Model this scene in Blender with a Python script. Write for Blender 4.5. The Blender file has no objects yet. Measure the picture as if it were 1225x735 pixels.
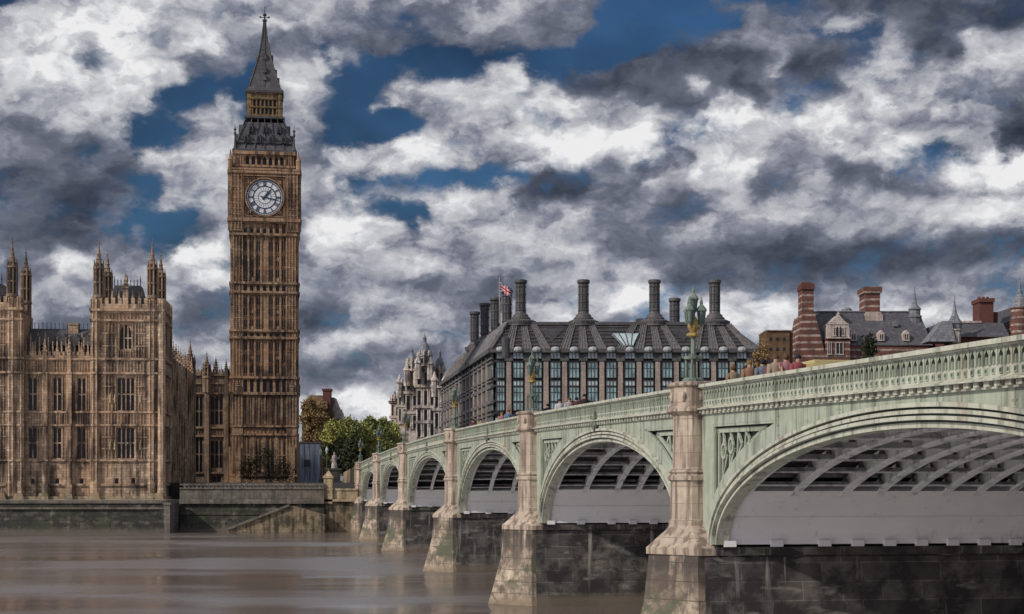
import bpy, bmesh, math, random
import numpy as np
from mathutils import Vector, Matrix
R = math.radians
rng = random.Random(11)
scene = bpy.context.scene

# ---------------------------------------------------------------- camera
F_PX, CAM_H, HOR_Y, CX = 1860.0, 6.8, 583.0, 612.5
cam_d = bpy.data.cameras.new('camera')
cam = bpy.data.objects.new('camera', cam_d)
scene.collection.objects.link(cam)
cam.location = (0, 0, CAM_H)
cam.rotation_euler = (R(90), 0, 0)
cam_d.sensor_width = 36
cam_d.lens = 36 * F_PX / 1225
cam_d.shift_y = (HOR_Y - 367.5) / 1225
cam_d.clip_start, cam_d.clip_end = 0.5, 12000
scene.camera = cam

# ---------------------------------------------------------------- exposure
scene.view_settings.view_transform = 'Standard'
scene.view_settings.look = 'None'
scene.view_settings.exposure = 0.0
scene.view_settings.gamma = 1.0

# ---------------------------------------------------------------- sun
SUN_EL, SUN_AZ = R(34), R(-122)        # azimuth from +Y towards +X: the sun stands behind and to the left
sd = bpy.data.lights.new('sun', 'SUN')
sd.energy, sd.angle, sd.color = 3.3, R(1.5), (1.0, 0.90, 0.77)
sun = bpy.data.objects.new('sun', sd)
scene.collection.objects.link(sun)
sv = Vector((math.sin(SUN_AZ) * math.cos(SUN_EL), math.cos(SUN_AZ) * math.cos(SUN_EL), math.sin(SUN_EL)))
sun.rotation_euler = (-sv).to_track_quat('-Z', 'Y').to_euler()
sun.location = sv * 400

# ---------------------------------------------------------------- world: blue sky with broken cloud
# cloud cover chart: x, y, rx, ry, tone (0 dark .. 1 bright), b = blue gap. The chart spans a 38 x 18 degree piece of the sky
# (units: 1225 x 583) and is repeated mirrored round the horizon and up to the zenith.
CLOUDS = [
 (600,20,500,60,.62,0),(640,50,140,40,.50,0),(450,40,120,40,.60,0),(560,20,120,25,.64,0),(300,30,90,40,.70,0),
 (30,90,70,60,.92,0),(85,75,55,40,.96,0),(120,45,60,40,.86,0),(190,30,60,40,.84,0),(170,110,80,50,.93,0),(215,80,60,40,.84,0),(60,20,40,20,.72,0),(105,68,16,14,.60,0),(110,90,9,9,.50,0),
 (25,135,60,30,.85,0),(110,140,80,25,.82,0),
 (8,18,22,24,.5,1),(68,3,16,8,.5,1),
 (50,210,130,55,.54,0),(30,165,60,25,.62,0),(90,240,90,50,.40,0),(110,275,90,40,.34,0),(20,270,60,40,.48,0),(145,200,40,35,.50,0),(170,195,20,20,.6,0),(40,190,40,20,.46,0),
 (75,325,40,26,.76,0),(30,335,30,22,.45,0),(100,300,30,16,.60,0),(60,380,70,30,.62,0),
 (255,130,80,50,.62,.5),(175,262,60,45,.55,.6),(285,105,45,22,.5,1),(235,125,45,20,.5,1),(185,170,50,18,.5,1),(215,165,25,16,.5,1),(265,90,22,10,.62,.4),
 (262,135,22,22,.80,0),(222,146,32,14,.68,.1),(215,200,36,22,.92,0),(250,180,36,30,.84,0),(242,225,45,24,.62,0),(222,254,36,10,.82,0),
 (172,240,18,16,.5,.9),(185,272,44,14,.55,1),(160,285,22,10,.6,.7),(255,280,36,20,.60,0),
 (238,325,48,32,.96,0),(268,320,20,20,.96,0),(215,350,26,30,.72,0),(245,372,50,25,.58,0),(235,420,60,30,.66,0),(250,395,40,20,.50,0),(180,360,30,40,.70,0),
 (375,130,34,60,.74,0),(388,185,24,45,.56,0),(348,95,18,20,.78,0),(362,215,30,60,.55,0),(345,260,30,40,.60,0),
 (470,160,110,85,.62,.62),(600,100,90,40,.6,.55),(560,230,90,30,.66,.5),(450,100,60,25,.6,.9),(450,150,55,32,.5,1),(500,85,80,22,.5,1),(580,80,60,16,.5,1),(660,90,60,24,.5,1),(715,85,55,30,.5,1),(755,45,45,36,.5,1),(800,15,40,16,.55,.5),
 (470,122,45,14,.82,0),(535,112,60,16,.80,0),(600,110,50,24,.84,0),(650,125,50,26,.88,0),(440,188,55,16,.84,0),(520,180,70,18,.80,0),(590,168,60,20,.84,0),(640,158,40,22,.92,0),(405,208,22,16,.86,0),
 (470,222,70,13,.5,1),(560,216,70,10,.5,.9),(440,250,40,16,.5,1),(505,256,40,14,.5,1),(610,215,18,18,.5,.9),(480,238,60,6,.68,.4),
 (590,190,50,9,.66,0),(570,240,60,15,.82,0),(640,195,25,20,.84,0),
 (415,272,52,26,1.0,0),(385,290,30,22,.90,0),(460,285,40,22,.84,0),(525,275,36,22,.92,0),(560,270,40,25,.80,0),(600,280,50,30,.76,0),
 (420,318,50,20,.74,0),(490,305,40,22,.72,0),(400,345,50,22,.52,0),(450,335,40,18,.50,0),(380,372,46,18,.40,0),(560,320,50,20,.60,0),(520,335,40,16,.56,0),(600,330,60,20,.58,0),
 (470,362,50,16,.72,0),(510,385,50,22,.80,0),(560,365,50,16,.66,0),(395,408,60,20,.78,0),(450,398,40,16,.80,0),(430,438,100,16,.50,.15),(390,456,60,9,.50,.2),(460,466,40,10,.5,.1),(440,494,110,26,.95,0),(390,480,40,12,.74,0),(480,430,40,16,.62,0),(430,520,120,20,.9,0),
 (700,170,70,26,1.0,0),(660,195,36,18,.96,0),(760,170,60,24,.94,0),(650,250,60,25,.80,0),(700,280,60,30,.68,0),(620,310,40,20,.70,0),
 (668,224,46,19,.28,.15),(640,235,22,14,.34,.1),(728,205,8,20,.40,0),
 (760,235,50,26,.58,0),(800,245,36,26,.50,0),(740,265,46,20,.58,0),(800,165,22,10,.52,0),(845,168,14,12,.46,0),(812,200,30,20,.64,0),(835,200,20,30,.92,0),
 (870,155,50,26,.96,0),(890,200,50,30,.92,0),(950,150,50,25,.86,0),(870,240,30,25,.72,0),
 (730,105,45,22,.42,0),(790,98,50,24,.34,0),(840,80,60,26,.32,0),(820,125,36,16,.36,0),(905,100,40,30,.34,0),(985,88,50,26,.30,0),(1020,100,24,20,.40,0),(865,110,20,18,.40,0),(825,112,10,10,.80,0),(925,100,16,26,.66,0),(895,135,12,14,.80,0),
 (850,45,60,26,.56,.15),(930,45,50,22,.52,.25),(870,40,24,9,.4,.8),(1015,60,36,10,.42,.6),(905,10,40,14,.42,.7),(980,20,60,18,.50,.2),(1065,42,22,9,.70,.2),
 (1110,30,70,26,.44,.1),(1190,30,60,26,.50,0),(1200,60,60,16,.38,.1),(1130,62,60,12,.40,.1),
 (1160,95,70,26,.74,0),(1060,110,50,22,.70,0),(1100,135,100,22,.78,0),(1200,120,50,30,.74,0),(1175,160,60,16,.68,0),
 (1110,82,32,13,.28,0),(1142,95,14,8,.30,0),
 (1100,166,70,11,.46,.05),(1040,170,30,20,.58,0),(1208,186,26,26,.22,0),(1190,190,12,14,.25,0),
 (1012,165,13,22,.94,0),(1000,195,20,10,.56,0),(960,190,36,30,.66,0),(945,215,36,18,.58,0),(925,228,24,9,.50,0),
 (1075,198,46,20,.99,0),(1035,198,26,14,.92,0),(1130,214,30,18,.92,0),(1165,226,36,20,1.0,0),(1215,226,22,18,.98,0),(1100,222,30,14,.80,0),
 (1022,222,26,17,.38,0),(925,252,36,14,.72,0),(985,250,60,20,.60,0),(1080,256,60,20,.60,0),(1170,268,80,20,.70,0),(870,280,60,20,.60,0),(930,285,60,16,.56,0),
 (1020,312,210,24,.34,.08),(850,312,110,26,.38,.05),(770,300,60,22,.46,0),(1180,312,80,20,.42,.05),
 (700,322,70,18,.64,0),(660,350,60,20,.68,0),(740,358,70,20,.84,0),(900,362,80,22,.90,0),(1010,352,70,12,.66,0),(1120,350,60,12,.60,.1),(1180,345,50,10,.60,.1),(900,400,100,20,.86,0),(1100,385,150,15,.80,0),(740,400,150,20,.78,0),
]
GX, GY = 64, 34
def cloud_grid():
    xs = (np.arange(GX) + .5) / GX * 1225
    ys = (np.arange(GY) + .5) / GY * 583
    X, Y = np.meshgrid(xs, ys)
    t = np.full_like(X, .62); b = np.zeros_like(X)
    for (x, y, rx, ry, tone, blue) in CLOUDS:
        rx, ry = max(rx, 10), max(ry, 9)
        d = ((X - x) / rx) ** 2 + ((Y - y) / ry) ** 2
        a = np.clip((1.5 - d) / 1.1, 0, 1); a = a * a * (3 - 2 * a)
        t = t * (1 - a) + tone * a; b = b * (1 - a) + blue * a
    return t, b

world = bpy.data.worlds.new('World'); scene.world = world
world.use_nodes = True
wt = world.node_tree; wt.nodes.clear()

class NB:
    """small helper that writes node chains"""
    def __init__(s, tree): s.t = tree
    def n(s, typ, **kw):
        nd = s.t.nodes.new(typ)
        for k, v in kw.items():
            if k.startswith('_'): setattr(nd, k[1:], v)
        return nd
    def put(s, sock, v):
        if v is None: return
        if isinstance(v, bpy.types.NodeSocket): s.t.links.new(v, sock)
        else: sock.default_value = v
    def math(s, op, a, b=None, c=None, clamp=False):
        nd = s.t.nodes.new('ShaderNodeMath'); nd.operation = op; nd.use_clamp = clamp
        for i, v in enumerate((a, b, c)): s.put(nd.inputs[i], v)
        return nd.outputs[0]
    def vmath(s, op, a, b=None, sc=None):
        nd = s.t.nodes.new('ShaderNodeVectorMath'); nd.operation = op
        s.put(nd.inputs[0], a)
        if b is not None: s.put(nd.inputs[1], b)
        if sc is not None: s.put(nd.inputs['Scale'], sc)
        return nd.outputs['Value'] if op in ('LENGTH', 'DOT_PRODUCT') else nd.outputs[0]
    def noise(s, vec, scale, detail=4, rough=.5, col=False, dist=0, lac=2.0):
        nd = s.t.nodes.new('ShaderNodeTexNoise')
        s.put(nd.inputs['Vector'], vec)
        nd.inputs['Scale'].default_value = scale; nd.inputs['Detail'].default_value = detail
        nd.inputs['Roughness'].default_value = rough; nd.inputs['Distortion'].default_value = dist
        nd.inputs['Lacunarity'].default_value = lac
        return nd.outputs['Color'] if col else nd.outputs[0]
    def voro(s, vec, scale, feature='F1', detail=0, rough=.5, smooth=None, out='Distance'):
        nd = s.t.nodes.new('ShaderNodeTexVoronoi'); nd.feature = feature
        s.put(nd.inputs['Vector'], vec); nd.inputs['Scale'].default_value = scale
        if 'Detail' in nd.inputs: nd.inputs['Detail'].default_value = detail; nd.inputs['Roughness'].default_value = rough
        if smooth is not None: nd.inputs['Smoothness'].default_value = smooth
        nd.normalize = True if hasattr(nd, 'normalize') else None
        return nd.outputs[out]
    def ramp(s, fac, stops, interp='LINEAR'):
        nd = s.t.nodes.new('ShaderNodeValToRGB'); cr = nd.color_ramp; cr.interpolation = interp
        while len(cr.elements) > 1: cr.elements.remove(cr.elements[-1])
        for i, (p, c) in enumerate(stops):
            e = cr.elements[0] if i == 0 else cr.elements.new(p)
            e.position = p; e.color = tuple(c) + (1,) if len(c) == 3 else tuple(c)
        s.put(nd.inputs[0], fac); return nd.outputs[0]
    def mix(s, fac, a, b, mode='MIX'):
        nd = s.t.nodes.new('ShaderNodeMix'); nd.data_type = 'RGBA'; nd.blend_type = mode
        s.put(nd.inputs[0], fac)
        for k, v in ((6, a), (7, b)):
            if isinstance(v, (tuple, list)): v = tuple(v) + (1,) if len(v) == 3 else v
            s.put(nd.inputs[k], v)
        return nd.outputs[2]
    def maprange(s, v, a, b, c=0., d=1., smooth=False):
        nd = s.t.nodes.new('ShaderNodeMapRange'); nd.interpolation_type = 'SMOOTHSTEP' if smooth else 'LINEAR'
        for i, x in enumerate((v, a, b, c, d)): s.put(nd.inputs[i], x)
        return nd.outputs[0]

def build_world():
    n = NB(wt)
    out = n.n('ShaderNodeOutputWorld'); bg = n.n('ShaderNodeBackground')
    wt.links.new(bg.outputs[0], out.inputs[0])
    STR = 0.1; bg.inputs[1].default_value = STR
    sky = n.n('ShaderNodeTexSky'); sky.sky_type = 'NISHITA'; sky.sun_disc = False
    sky.sun_elevation = SUN_EL; sky.sun_rotation = SUN_AZ; sky.altitude = 0; sky.air_density = 1.0; sky.dust_density = .6; sky.ozone_density = 2.5
    tc = n.n('ShaderNodeTexCoord'); d = n.vmath('NORMALIZE', tc.outputs['Generated'])
    sep = n.n('ShaderNodeSeparateXYZ'); wt.links.new(d, sep.inputs[0])
    az = n.math('ARCTAN2', sep.outputs[0], sep.outputs[1]); el = n.math('ARCSINE', sep.outputs[2])
    U = n.math('MULTIPLY_ADD', az, 1 / R(36.8), .5); V = n.math('MULTIPLY_ADD', el, -1 / R(17.7), 1.0)   # V = 0 at the chart's top
    # billows: the chart is looked up through several octaves of swirling displacement
    dv = n.vmath('MULTIPLY', d, (1, 1, 1.5))
    w1 = n.vmath('SUBTRACT', n.noise(dv, 11, 8, .60, True), (.5, .5, .5))
    w2 = n.vmath('SUBTRACT', n.noise(dv, 34, 7, .60, True), (.5, .5, .5))
    s1 = n.n('ShaderNodeSeparateXYZ'); wt.links.new(w1, s1.inputs[0])
    s2 = n.n('ShaderNodeSeparateXYZ'); wt.links.new(w2, s2.inputs[0])
    def fold(u): return n.math('PINGPONG', u, 1.0)
    A, B = .042, .050
    Uw = n.math('ADD', U, n.math('ADD', n.math('MULTIPLY', s1.outputs[0], A), n.math('MULTIPLY', s2.outputs[0], B)))
    Vw = n.math('ADD', V, n.math('ADD', n.math('MULTIPLY', s1.outputs[1], A * 1.5), n.math('MULTIPLY', s2.outputs[1], B * 1.5)))
    Uf, Vf = fold(Uw), fold(Vw)
    t, b = cloud_grid()
    U1 = n.math('MULTIPLY', Uf, 2.0); U2 = n.math('MULTIPLY_ADD', Uf, 2.0, -1.0); SW = n.maprange(Uf, .492, .508, 0, 1)
    acc = None
    for r in range(GY):                                 # each row of the chart is a small group of its own
        g = bpy.data.node_groups.new('cloud_row', 'ShaderNodeTree'); gn = NB(g)
        for nm in ('U1', 'U2', 'SW', 'V'): g.interface.new_socket(nm, in_out='INPUT', socket_type='NodeSocketFloat')
        g.interface.new_socket('Row', in_out='OUTPUT', socket_type='NodeSocketVector')
        gi = g.nodes.new('NodeGroupInput').outputs; go = g.nodes.new('NodeGroupOutput')
        h = GX // 2                                     # two ramps side by side make one row
        c1 = gn.ramp(gi[0], [((i + .5) / h, (t[r, i], b[r, i], 0)) for i in range(h)], 'EASE')
        c2 = gn.ramp(gi[1], [((i + .5) / h, (t[r, h + i], b[r, h + i], 0)) for i in range(h)], 'EASE')
        col = gn.mix(gi[2], c1, c2)
        wgt = gn.math('SUBTRACT', 1.0, gn.math('ABSOLUTE', gn.math('MULTIPLY_ADD', gi[3], GY, -(r + .5))), clamp=True)
        if r == 0: wgt = gn.math('MAXIMUM', wgt, gn.math('LESS_THAN', gi[3], .5 / GY))
        if r == GY - 1: wgt = gn.math('MAXIMUM', wgt, gn.math('GREATER_THAN', gi[3], (GY - .5) / GY))
        g.links.new(gn.vmath('SCALE', col, sc=wgt), go.inputs[0])
        nd = wt.nodes.new('ShaderNodeGroup'); nd.node_tree = g
        for k, v in enumerate((U1, U2, SW, Vf)): wt.links.new(v, nd.inputs[k])
        acc = nd.outputs[0] if acc is None else n.vmath('ADD', acc, nd.outputs[0])
    sa = n.n('ShaderNodeSeparateXYZ'); wt.links.new(acc, sa.inputs[0])
    tone, blue = sa.outputs[0], sa.outputs[1]
    # puffs: rounded lumps lit from the upper left
    def puff(off):
        p = n.vmath('ADD', n.vmath('ADD', dv, off), n.vmath('SCALE', w2, sc=.05))
        return n.math('ABSOLUTE', n.math('SUBTRACT', n.noise(p, 20, 5, .52), .5))
    def puff2(off):
        p = n.vmath('ADD', n.vmath('ADD', dv, off), n.vmath('SCALE', w2, sc=.03))
        return n.math('ABSOLUTE', n.math('SUBTRACT', n.noise(p, 52, 4, .5), .5))
    rel = n.math('SUBTRACT', puff((-.003, 0, .007)), puff((0, 0, 0)))
    def heap(off):                                      # large heaps: bright crowns, shaded bases
        p = n.vmath('ADD', n.vmath('ADD', dv, off), n.vmath('SCALE', w2, sc=.045))
        return n.noise(p, 15, 4, .50)
    hp = n.math('SUBTRACT', heap((0, 0, 0)), heap((-.006, 0, .020)))
    det = n.math('SUBTRACT', n.noise(dv, 24, 7, .55), .5)
    tone = n.math('MULTIPLY_ADD', tone, 1.12, -.085)
    k = n.maprange(tone, .3, .8, .62, 1.0)
    tone2 = n.math('ADD', tone, n.math('MULTIPLY', k, n.math('ADD', n.math('MULTIPLY', hp, 1.6), n.math('ADD', n.math('MULTIPLY', rel, .85), n.math('MULTIPLY', det, .22)))))
    rel2 = n.math('SUBTRACT', puff2((-.0015, 0, .0035)), puff2((0, 0, 0)))
    tone2 = n.math('ADD', tone2, n.math('MULTIPLY', n.math('MULTIPLY', k, k), n.math('MULTIPLY', rel2, .35)))
    sharp = n.maprange(tone2, .48, .76, .32, .92, True)
    tone2 = n.math('MULTIPLY_ADD', n.math('SUBTRACT', sharp, tone2), .20, tone2)
    cloud = n.ramp(tone2, [(0.10, (.018, .023, .040)), (.30, (.066, .076, .108)), (.45, (.135, .148, .195)), (.60, (.235, .248, .305)), (.75, (.38, .39, .435)), (.88, (.59, .595, .625)), (1.0, (.84, .84, .85))])
    cloud = n.vmath('SCALE', cloud, sc=1 / STR)
    bm = n.math('ADD', blue, n.math('ADD', n.math('MULTIPLY', det, 2.2), n.math('MULTIPLY', hp, -1.8)))
    bm = n.maprange(bm, .12, .84, 0, .97, True)
    deep = n.vmath('MULTIPLY', sky.outputs[0], (.17, .29, .40))
    deep = n.vmath('SCALE', deep, sc=n.math('MULTIPLY_ADD', n.math('SUBTRACT', n.noise(dv, 9, 3, .5), .5), 2.4, 1.0))
    res = n.mix(bm, cloud, deep)
    # sky brightened round the unseen sun, added to fill the shaded arch undersides
    glow = n.math('MAXIMUM', n.vmath('DOT_PRODUCT', d, tuple(sv)), 0.0)
    glow = n.math('MULTIPLY_ADD', n.math('POWER', glow, 2.0), 1.7, 1.0)
    res = n.vmath('SCALE', res, sc=glow)
    wt.links.new(res, bg.inputs[0])
    world.cycles.sampling_method = 'MANUAL'; world.cycles.sample_map_resolution = 1024
build_world()
# ================================================================ helpers
def W(px, py, Y):
    return Vector(((px - CX) / F_PX * Y, Y, CAM_H + (HOR_Y - py) / F_PX * Y))
def link(o):
    scene.collection.objects.link(o); return o
def tag(o, label=None, cat=None, group=None, kind=None):
    if label: o['label'] = label
    if cat: o['category'] = cat
    if group: o['group'] = group
    if kind: o['kind'] = kind
    return o
def empty(name, loc=(0, 0, 0), rz=0, label=None, cat=None, group=None, parent=None):
    o = link(bpy.data.objects.new(name, None)); o.empty_display_size = .5
    o.location = loc; o.rotation_euler = (0, 0, rz)
    if parent: o.parent = parent
    return tag(o, label, cat, group)
def copy_tree(o, parent=None):
    c = link(o.copy())
    if parent: c.parent = parent
    for ch in list(o.children): copy_tree(ch, c)
    return c

class MB:
    """collects shapes and links them as one mesh object"""
    def __init__(s, M=None): s.v, s.f, s.M = [], [], M or Matrix.Identity(4)
    def add(s, vs, fs):
        b = len(s.v); M = s.M
        s.v.extend([tuple(M @ Vector(p)) for p in vs]); s.f.extend([tuple(b + i for i in f) for f in fs]); return s
    def box(s, x0, x1, y0, y1, z0, z1):
        return s.add([(x0,y0,z0),(x1,y0,z0),(x1,y1,z0),(x0,y1,z0),(x0,y0,z1),(x1,y0,z1),(x1,y1,z1),(x0,y1,z1)],
                     [(0,3,2,1),(4,5,6,7),(0,1,5,4),(1,2,6,5),(2,3,7,6),(3,0,4,7)])
    def loft(s, rings, cap=True, closed=True):
        n = len(rings[0]); vs = [p for r in rings for p in r]; fs = []
        for k in range(len(rings) - 1):
            for i in range(n if closed else n - 1):
                j = (i + 1) % n
                fs.append((k*n+i, k*n+j, (k+1)*n+j, (k+1)*n+i))
        if cap: fs.append(tuple(range(n))[::-1]); fs.append(tuple((len(rings)-1)*n + i for i in range(n)))
        return s.add(vs, fs)
    def ngon(s, cx, cy, r, z, n=8, rot=None):
        rot = math.pi / n if rot is None else rot
        return [(cx + r*math.cos(rot + 2*math.pi*i/n), cy + r*math.sin(rot + 2*math.pi*i/n), z) for i in range(n)]
    def lathe(s, cx, cy, prof, n=8, rot=None):
        return s.loft([s.ngon(cx, cy, max(r, .004), z, n, rot) for r, z in prof])
    def frustum(s, x0, x1, y0, y1, z0, X0, X1, Y0, Y1, z1):
        return s.loft([[(x0,y0,z0),(x1,y0,z0),(x1,y1,z0),(x0,y1,z0)], [(X0,Y0,z1),(X1,Y0,z1),(X1,Y1,z1),(X0,Y1,z1)]])
    def prism(s, pts, y0, y1):
        """polygon in (x, z), extruded along y"""
        return s.loft([[(p[0], y0, p[1]) for p in pts], [(p[0], y1, p[1]) for p in pts]])
    def slab(s, pts, z0, z1):
        return s.loft([[(p[0], p[1], z0) for p in pts], [(p[0], p[1], z1) for p in pts]])
    def bar(s, p, q, w, h=None, up=(0, 0, 1)):
        p, q = Vector(p), Vector(q); d = (q - p).normalized(); h = h or w; up = Vector(up)
        if abs(d.dot(up)) > .98: up = Vector((0, 1, 0))
        a = d.cross(up).normalized() * (w / 2); b = a.cross(d).normalized() * (h / 2)
        return s.loft([[p-a-b, p+a-b, p+a+b, p-a+b], [q-a-b, q+a-b, q+a+b, q-a+b]])
    def tube(s, pts, r, n=6):
        rs = r if isinstance(r, (list, tuple)) else [r] * len(pts); rings = []
        pts = [Vector(p) for p in pts]
        for i, p in enumerate(pts):
            d = (pts[min(i+1, len(pts)-1)] - pts[max(i-1, 0)]).normalized()
            u = Vector((0, 0, 1)) if abs(d.z) < .9 else Vector((1, 0, 0))
            a = d.cross(u).normalized(); b = d.cross(a)
            rings.append([p + a*math.cos(t)*rs[i] + b*math.sin(t)*rs[i] for t in [2*math.pi*k/n for k in range(n)]])
        return s.loft(rings)
    def ball(s, c, r, n=8, m=5, sq=(1, 1, 1)):
        rings = []
        for k in range(m + 1):
            t = math.pi * (k + .02) / (m + .04); rr = math.sin(t) * r
            rings.append([(c[0]+rr*sq[0]*math.cos(2*math.pi*i/n), c[1]+rr*sq[1]*math.sin(2*math.pi*i/n), c[2]-math.cos(t)*r*sq[2]) for i in range(n)])
        return s.loft(rings)
    def build(s, name, mat, parent=None, smooth=False, fix=True):
        me = bpy.data.meshes.new(name); me.from_pydata(s.v, [], s.f); 
        if fix:
            bm = bmesh.new(); bm.from_mesh(me); bmesh.ops.recalc_face_normals(bm, faces=bm.faces); bm.to_mesh(me); bm.free()
        me.materials.append(mat)
        if smooth: me.polygons.foreach_set('use_smooth', [True] * len(me.polygons))
        o = link(bpy.data.objects.new(name, me))
        if parent: o.parent = parent
        return o

def wall(mb, a0, a1, z0, z1, openings, d0, d1):
    """solid wall in the (a, z) plane from depth d0 to d1 with rectangular openings"""
    A = sorted({a0, a1, *[v for o in openings for v in o[:2]]}); A = [v for v in A if a0 <= v <= a1]
    for p, q in zip(A, A[1:]):
        m = (p + q) / 2; zs = z0
        for o in sorted([o for o in openings if o[0] < m < o[1]], key=lambda o: o[2]):
            if o[2] > zs: mb.box(p, q, d0, d1, zs, o[2])
            zs = o[3]
        if z1 > zs: mb.box(p, q, d0, d1, zs, z1)

# ================================================================ materials
MATS = {}
def mat(name, fn):
    if name in MATS: return MATS[name]
    m = bpy.data.materials.new(name); m.use_nodes = True; t = m.node_tree; t.nodes.clear()
    n = NB(t); out = t.nodes.new('ShaderNodeOutputMaterial'); p = t.nodes.new('ShaderNodeBsdfPrincipled')
    t.links.new(p.outputs[0], out.inputs[0])
    pos = t.nodes.new('ShaderNodeNewGeometry').outputs['Position']
    fn(n, p, pos); MATS[name] = m; return m
def setc(n, p, col, rough=.8, metal=0, spec=.3):
    n.put(p.inputs['Base Color'], tuple(col) + (1,) if isinstance(col, (tuple, list)) else col)
    n.put(p.inputs['Roughness'], rough); n.put(p.inputs['Metallic'], metal); p.inputs['Specular IOR Level'].default_value = spec
def bump(n, p, h, strength, dist=.05):
    b = n.t.nodes.new('ShaderNodeBump'); n.put(b.inputs['Height'], h); b.inputs['Strength'].default_value = strength; b.inputs['Distance'].default_value = dist
    n.t.links.new(b.outputs[0], p.inputs['Normal'])
def bricks(n, pos, w, h, c1, c2, mortar, msize=.02, squash=1.):
    """course pattern on the vertical faces of a building"""
    sp = n.t.nodes.new('ShaderNodeSeparateXYZ'); n.put(sp.inputs[0], pos)
    cb = n.t.nodes.new('ShaderNodeCombineXYZ')
    n.put(cb.inputs[0], n.math('ADD', sp.outputs[0], n.math('MULTIPLY', sp.outputs[1], .83))); n.put(cb.inputs[1], sp.outputs[2])
    b = n.t.nodes.new('ShaderNodeTexBrick'); n.put(b.inputs['Vector'], cb.outputs[0])
    for k, v in (('Color1', c1), ('Color2', c2), ('Mortar', mortar)): b.inputs[k].default_value = tuple(v) + (1,)
    b.inputs['Scale'].default_value = 1; b.inputs['Mortar Size'].default_value = msize
    b.inputs['Brick Width'].default_value = w; b.inputs['Row Height'].default_value = h
    return b.outputs[0], b.outputs[1], sp
def streaks(n, pos, s=1.6, sz=.12, detail=5):
    return n.noise(n.vmath('MULTIPLY', pos, (s, s, sz)), 1.0, detail, .6)
def stone_mat(name, light, mid, soot, bw=.9, bh=.42, sootamt=.5, patch=.22, fine=1.4, green=None):
    def f(n, p, pos):
        br, fac, sp = bricks(n, pos, bw, bh, light, mid, tuple(c*.55 for c in mid), .022)
        big = n.noise(pos, patch, 5, .6); st = streaks(n, pos); fi = n.noise(pos, fine, 6, .65)
        col = n.mix(n.maprange(fi, .40, .62, 0, .85), br, tuple(c*.62 for c in mid))
        hue = n.noise(pos, .09, 3, .5)
        col = n.mix(n.maprange(hue, .38, .66, 0, .55), col, (mid[0]*1.12, mid[1]*.98, mid[2]*.84))
        k = n.math('ADD', n.math('MULTIPLY', big, .5), n.math('MULTIPLY', st, .62))
        col = n.mix(n.maprange(k, .515, .67, 0, sootamt, True), col, soot)
        if green: col = n.mix(n.maprange(n.noise(pos, .5, 5, .65), .57, .72, 0, green[1]), col, green[0])
        setc(n, p, col, .88, 0, .2)
        bump(n, p, n.math('ADD', n.math('MULTIPLY', fi, .7), n.math('MULTIPLY', fac, -.5)), .6, .05)
    return mat(name, f)

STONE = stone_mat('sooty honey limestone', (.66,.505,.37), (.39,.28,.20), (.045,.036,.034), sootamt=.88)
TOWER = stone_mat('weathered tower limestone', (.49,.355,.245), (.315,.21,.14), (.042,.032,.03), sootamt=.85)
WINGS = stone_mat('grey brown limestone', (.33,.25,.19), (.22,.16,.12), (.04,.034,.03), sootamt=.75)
PLINTH = stone_mat('pale plinth stone', (.50,.42,.30), (.38,.30,.20), (.07,.06,.045), sootamt=.55)
PORTLAND = stone_mat('portland stone', (.66,.61,.575), (.47,.43,.41), (.07,.065,.07), 1.2, .6, .85, .3)
PINKST = stone_mat('pink sandstone', (.42,.365,.335), (.33,.285,.265), (.12,.09,.09), 1.2, .7, .45)

def quay(n, p, pos):
    br, fac, sp = bricks(n, pos, 1.5, .62, (.105,.095,.08), (.055,.05,.043), (.02,.019,.018), .02)
    fi = n.noise(pos, 1.1, 7, .68); st = streaks(n, pos, .9, .16)
    col = n.mix(n.maprange(fi, .42, .58, 0, .9), br, (.014,.014,.012))
    col = n.mix(n.maprange(st, .57, .70, 0, .8), col, (.26,.23,.19))
    col = n.mix(n.maprange(n.noise(n.vmath('MULTIPLY', pos, (.6, .6, 1.6)), .6, 6, .62), .44, .56, 0, .85), col, (.016,.018,.014))
    col = n.mix(n.maprange(n.noise(pos, .35, 5, .6), .52, .66, 0, .75), col, (.035,.045,.022))
    col = n.mix(n.maprange(n.math('ADD', sp.outputs[2], fi), .75, 1.5, .8, 0), col, (.10,.085,.068))
    setc(n, p, col, .75, 0, .3); bump(n, p, n.math('ADD', fi, n.math('MULTIPLY', fac, -.4)), .8, .1)
QUAY = mat('tide stained river wall', quay)
COPING = stone_mat('grey coping stone', (.20,.185,.165), (.145,.13,.115), (.04,.038,.034), 1.8, .5, .6, .4)
RUBBLE = stone_mat('ochre tide washed masonry', (.29,.235,.165), (.19,.15,.105), (.035,.034,.028), .8, .4, .95, .5, 1.0, ((.05,.06,.03), .5))

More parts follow.
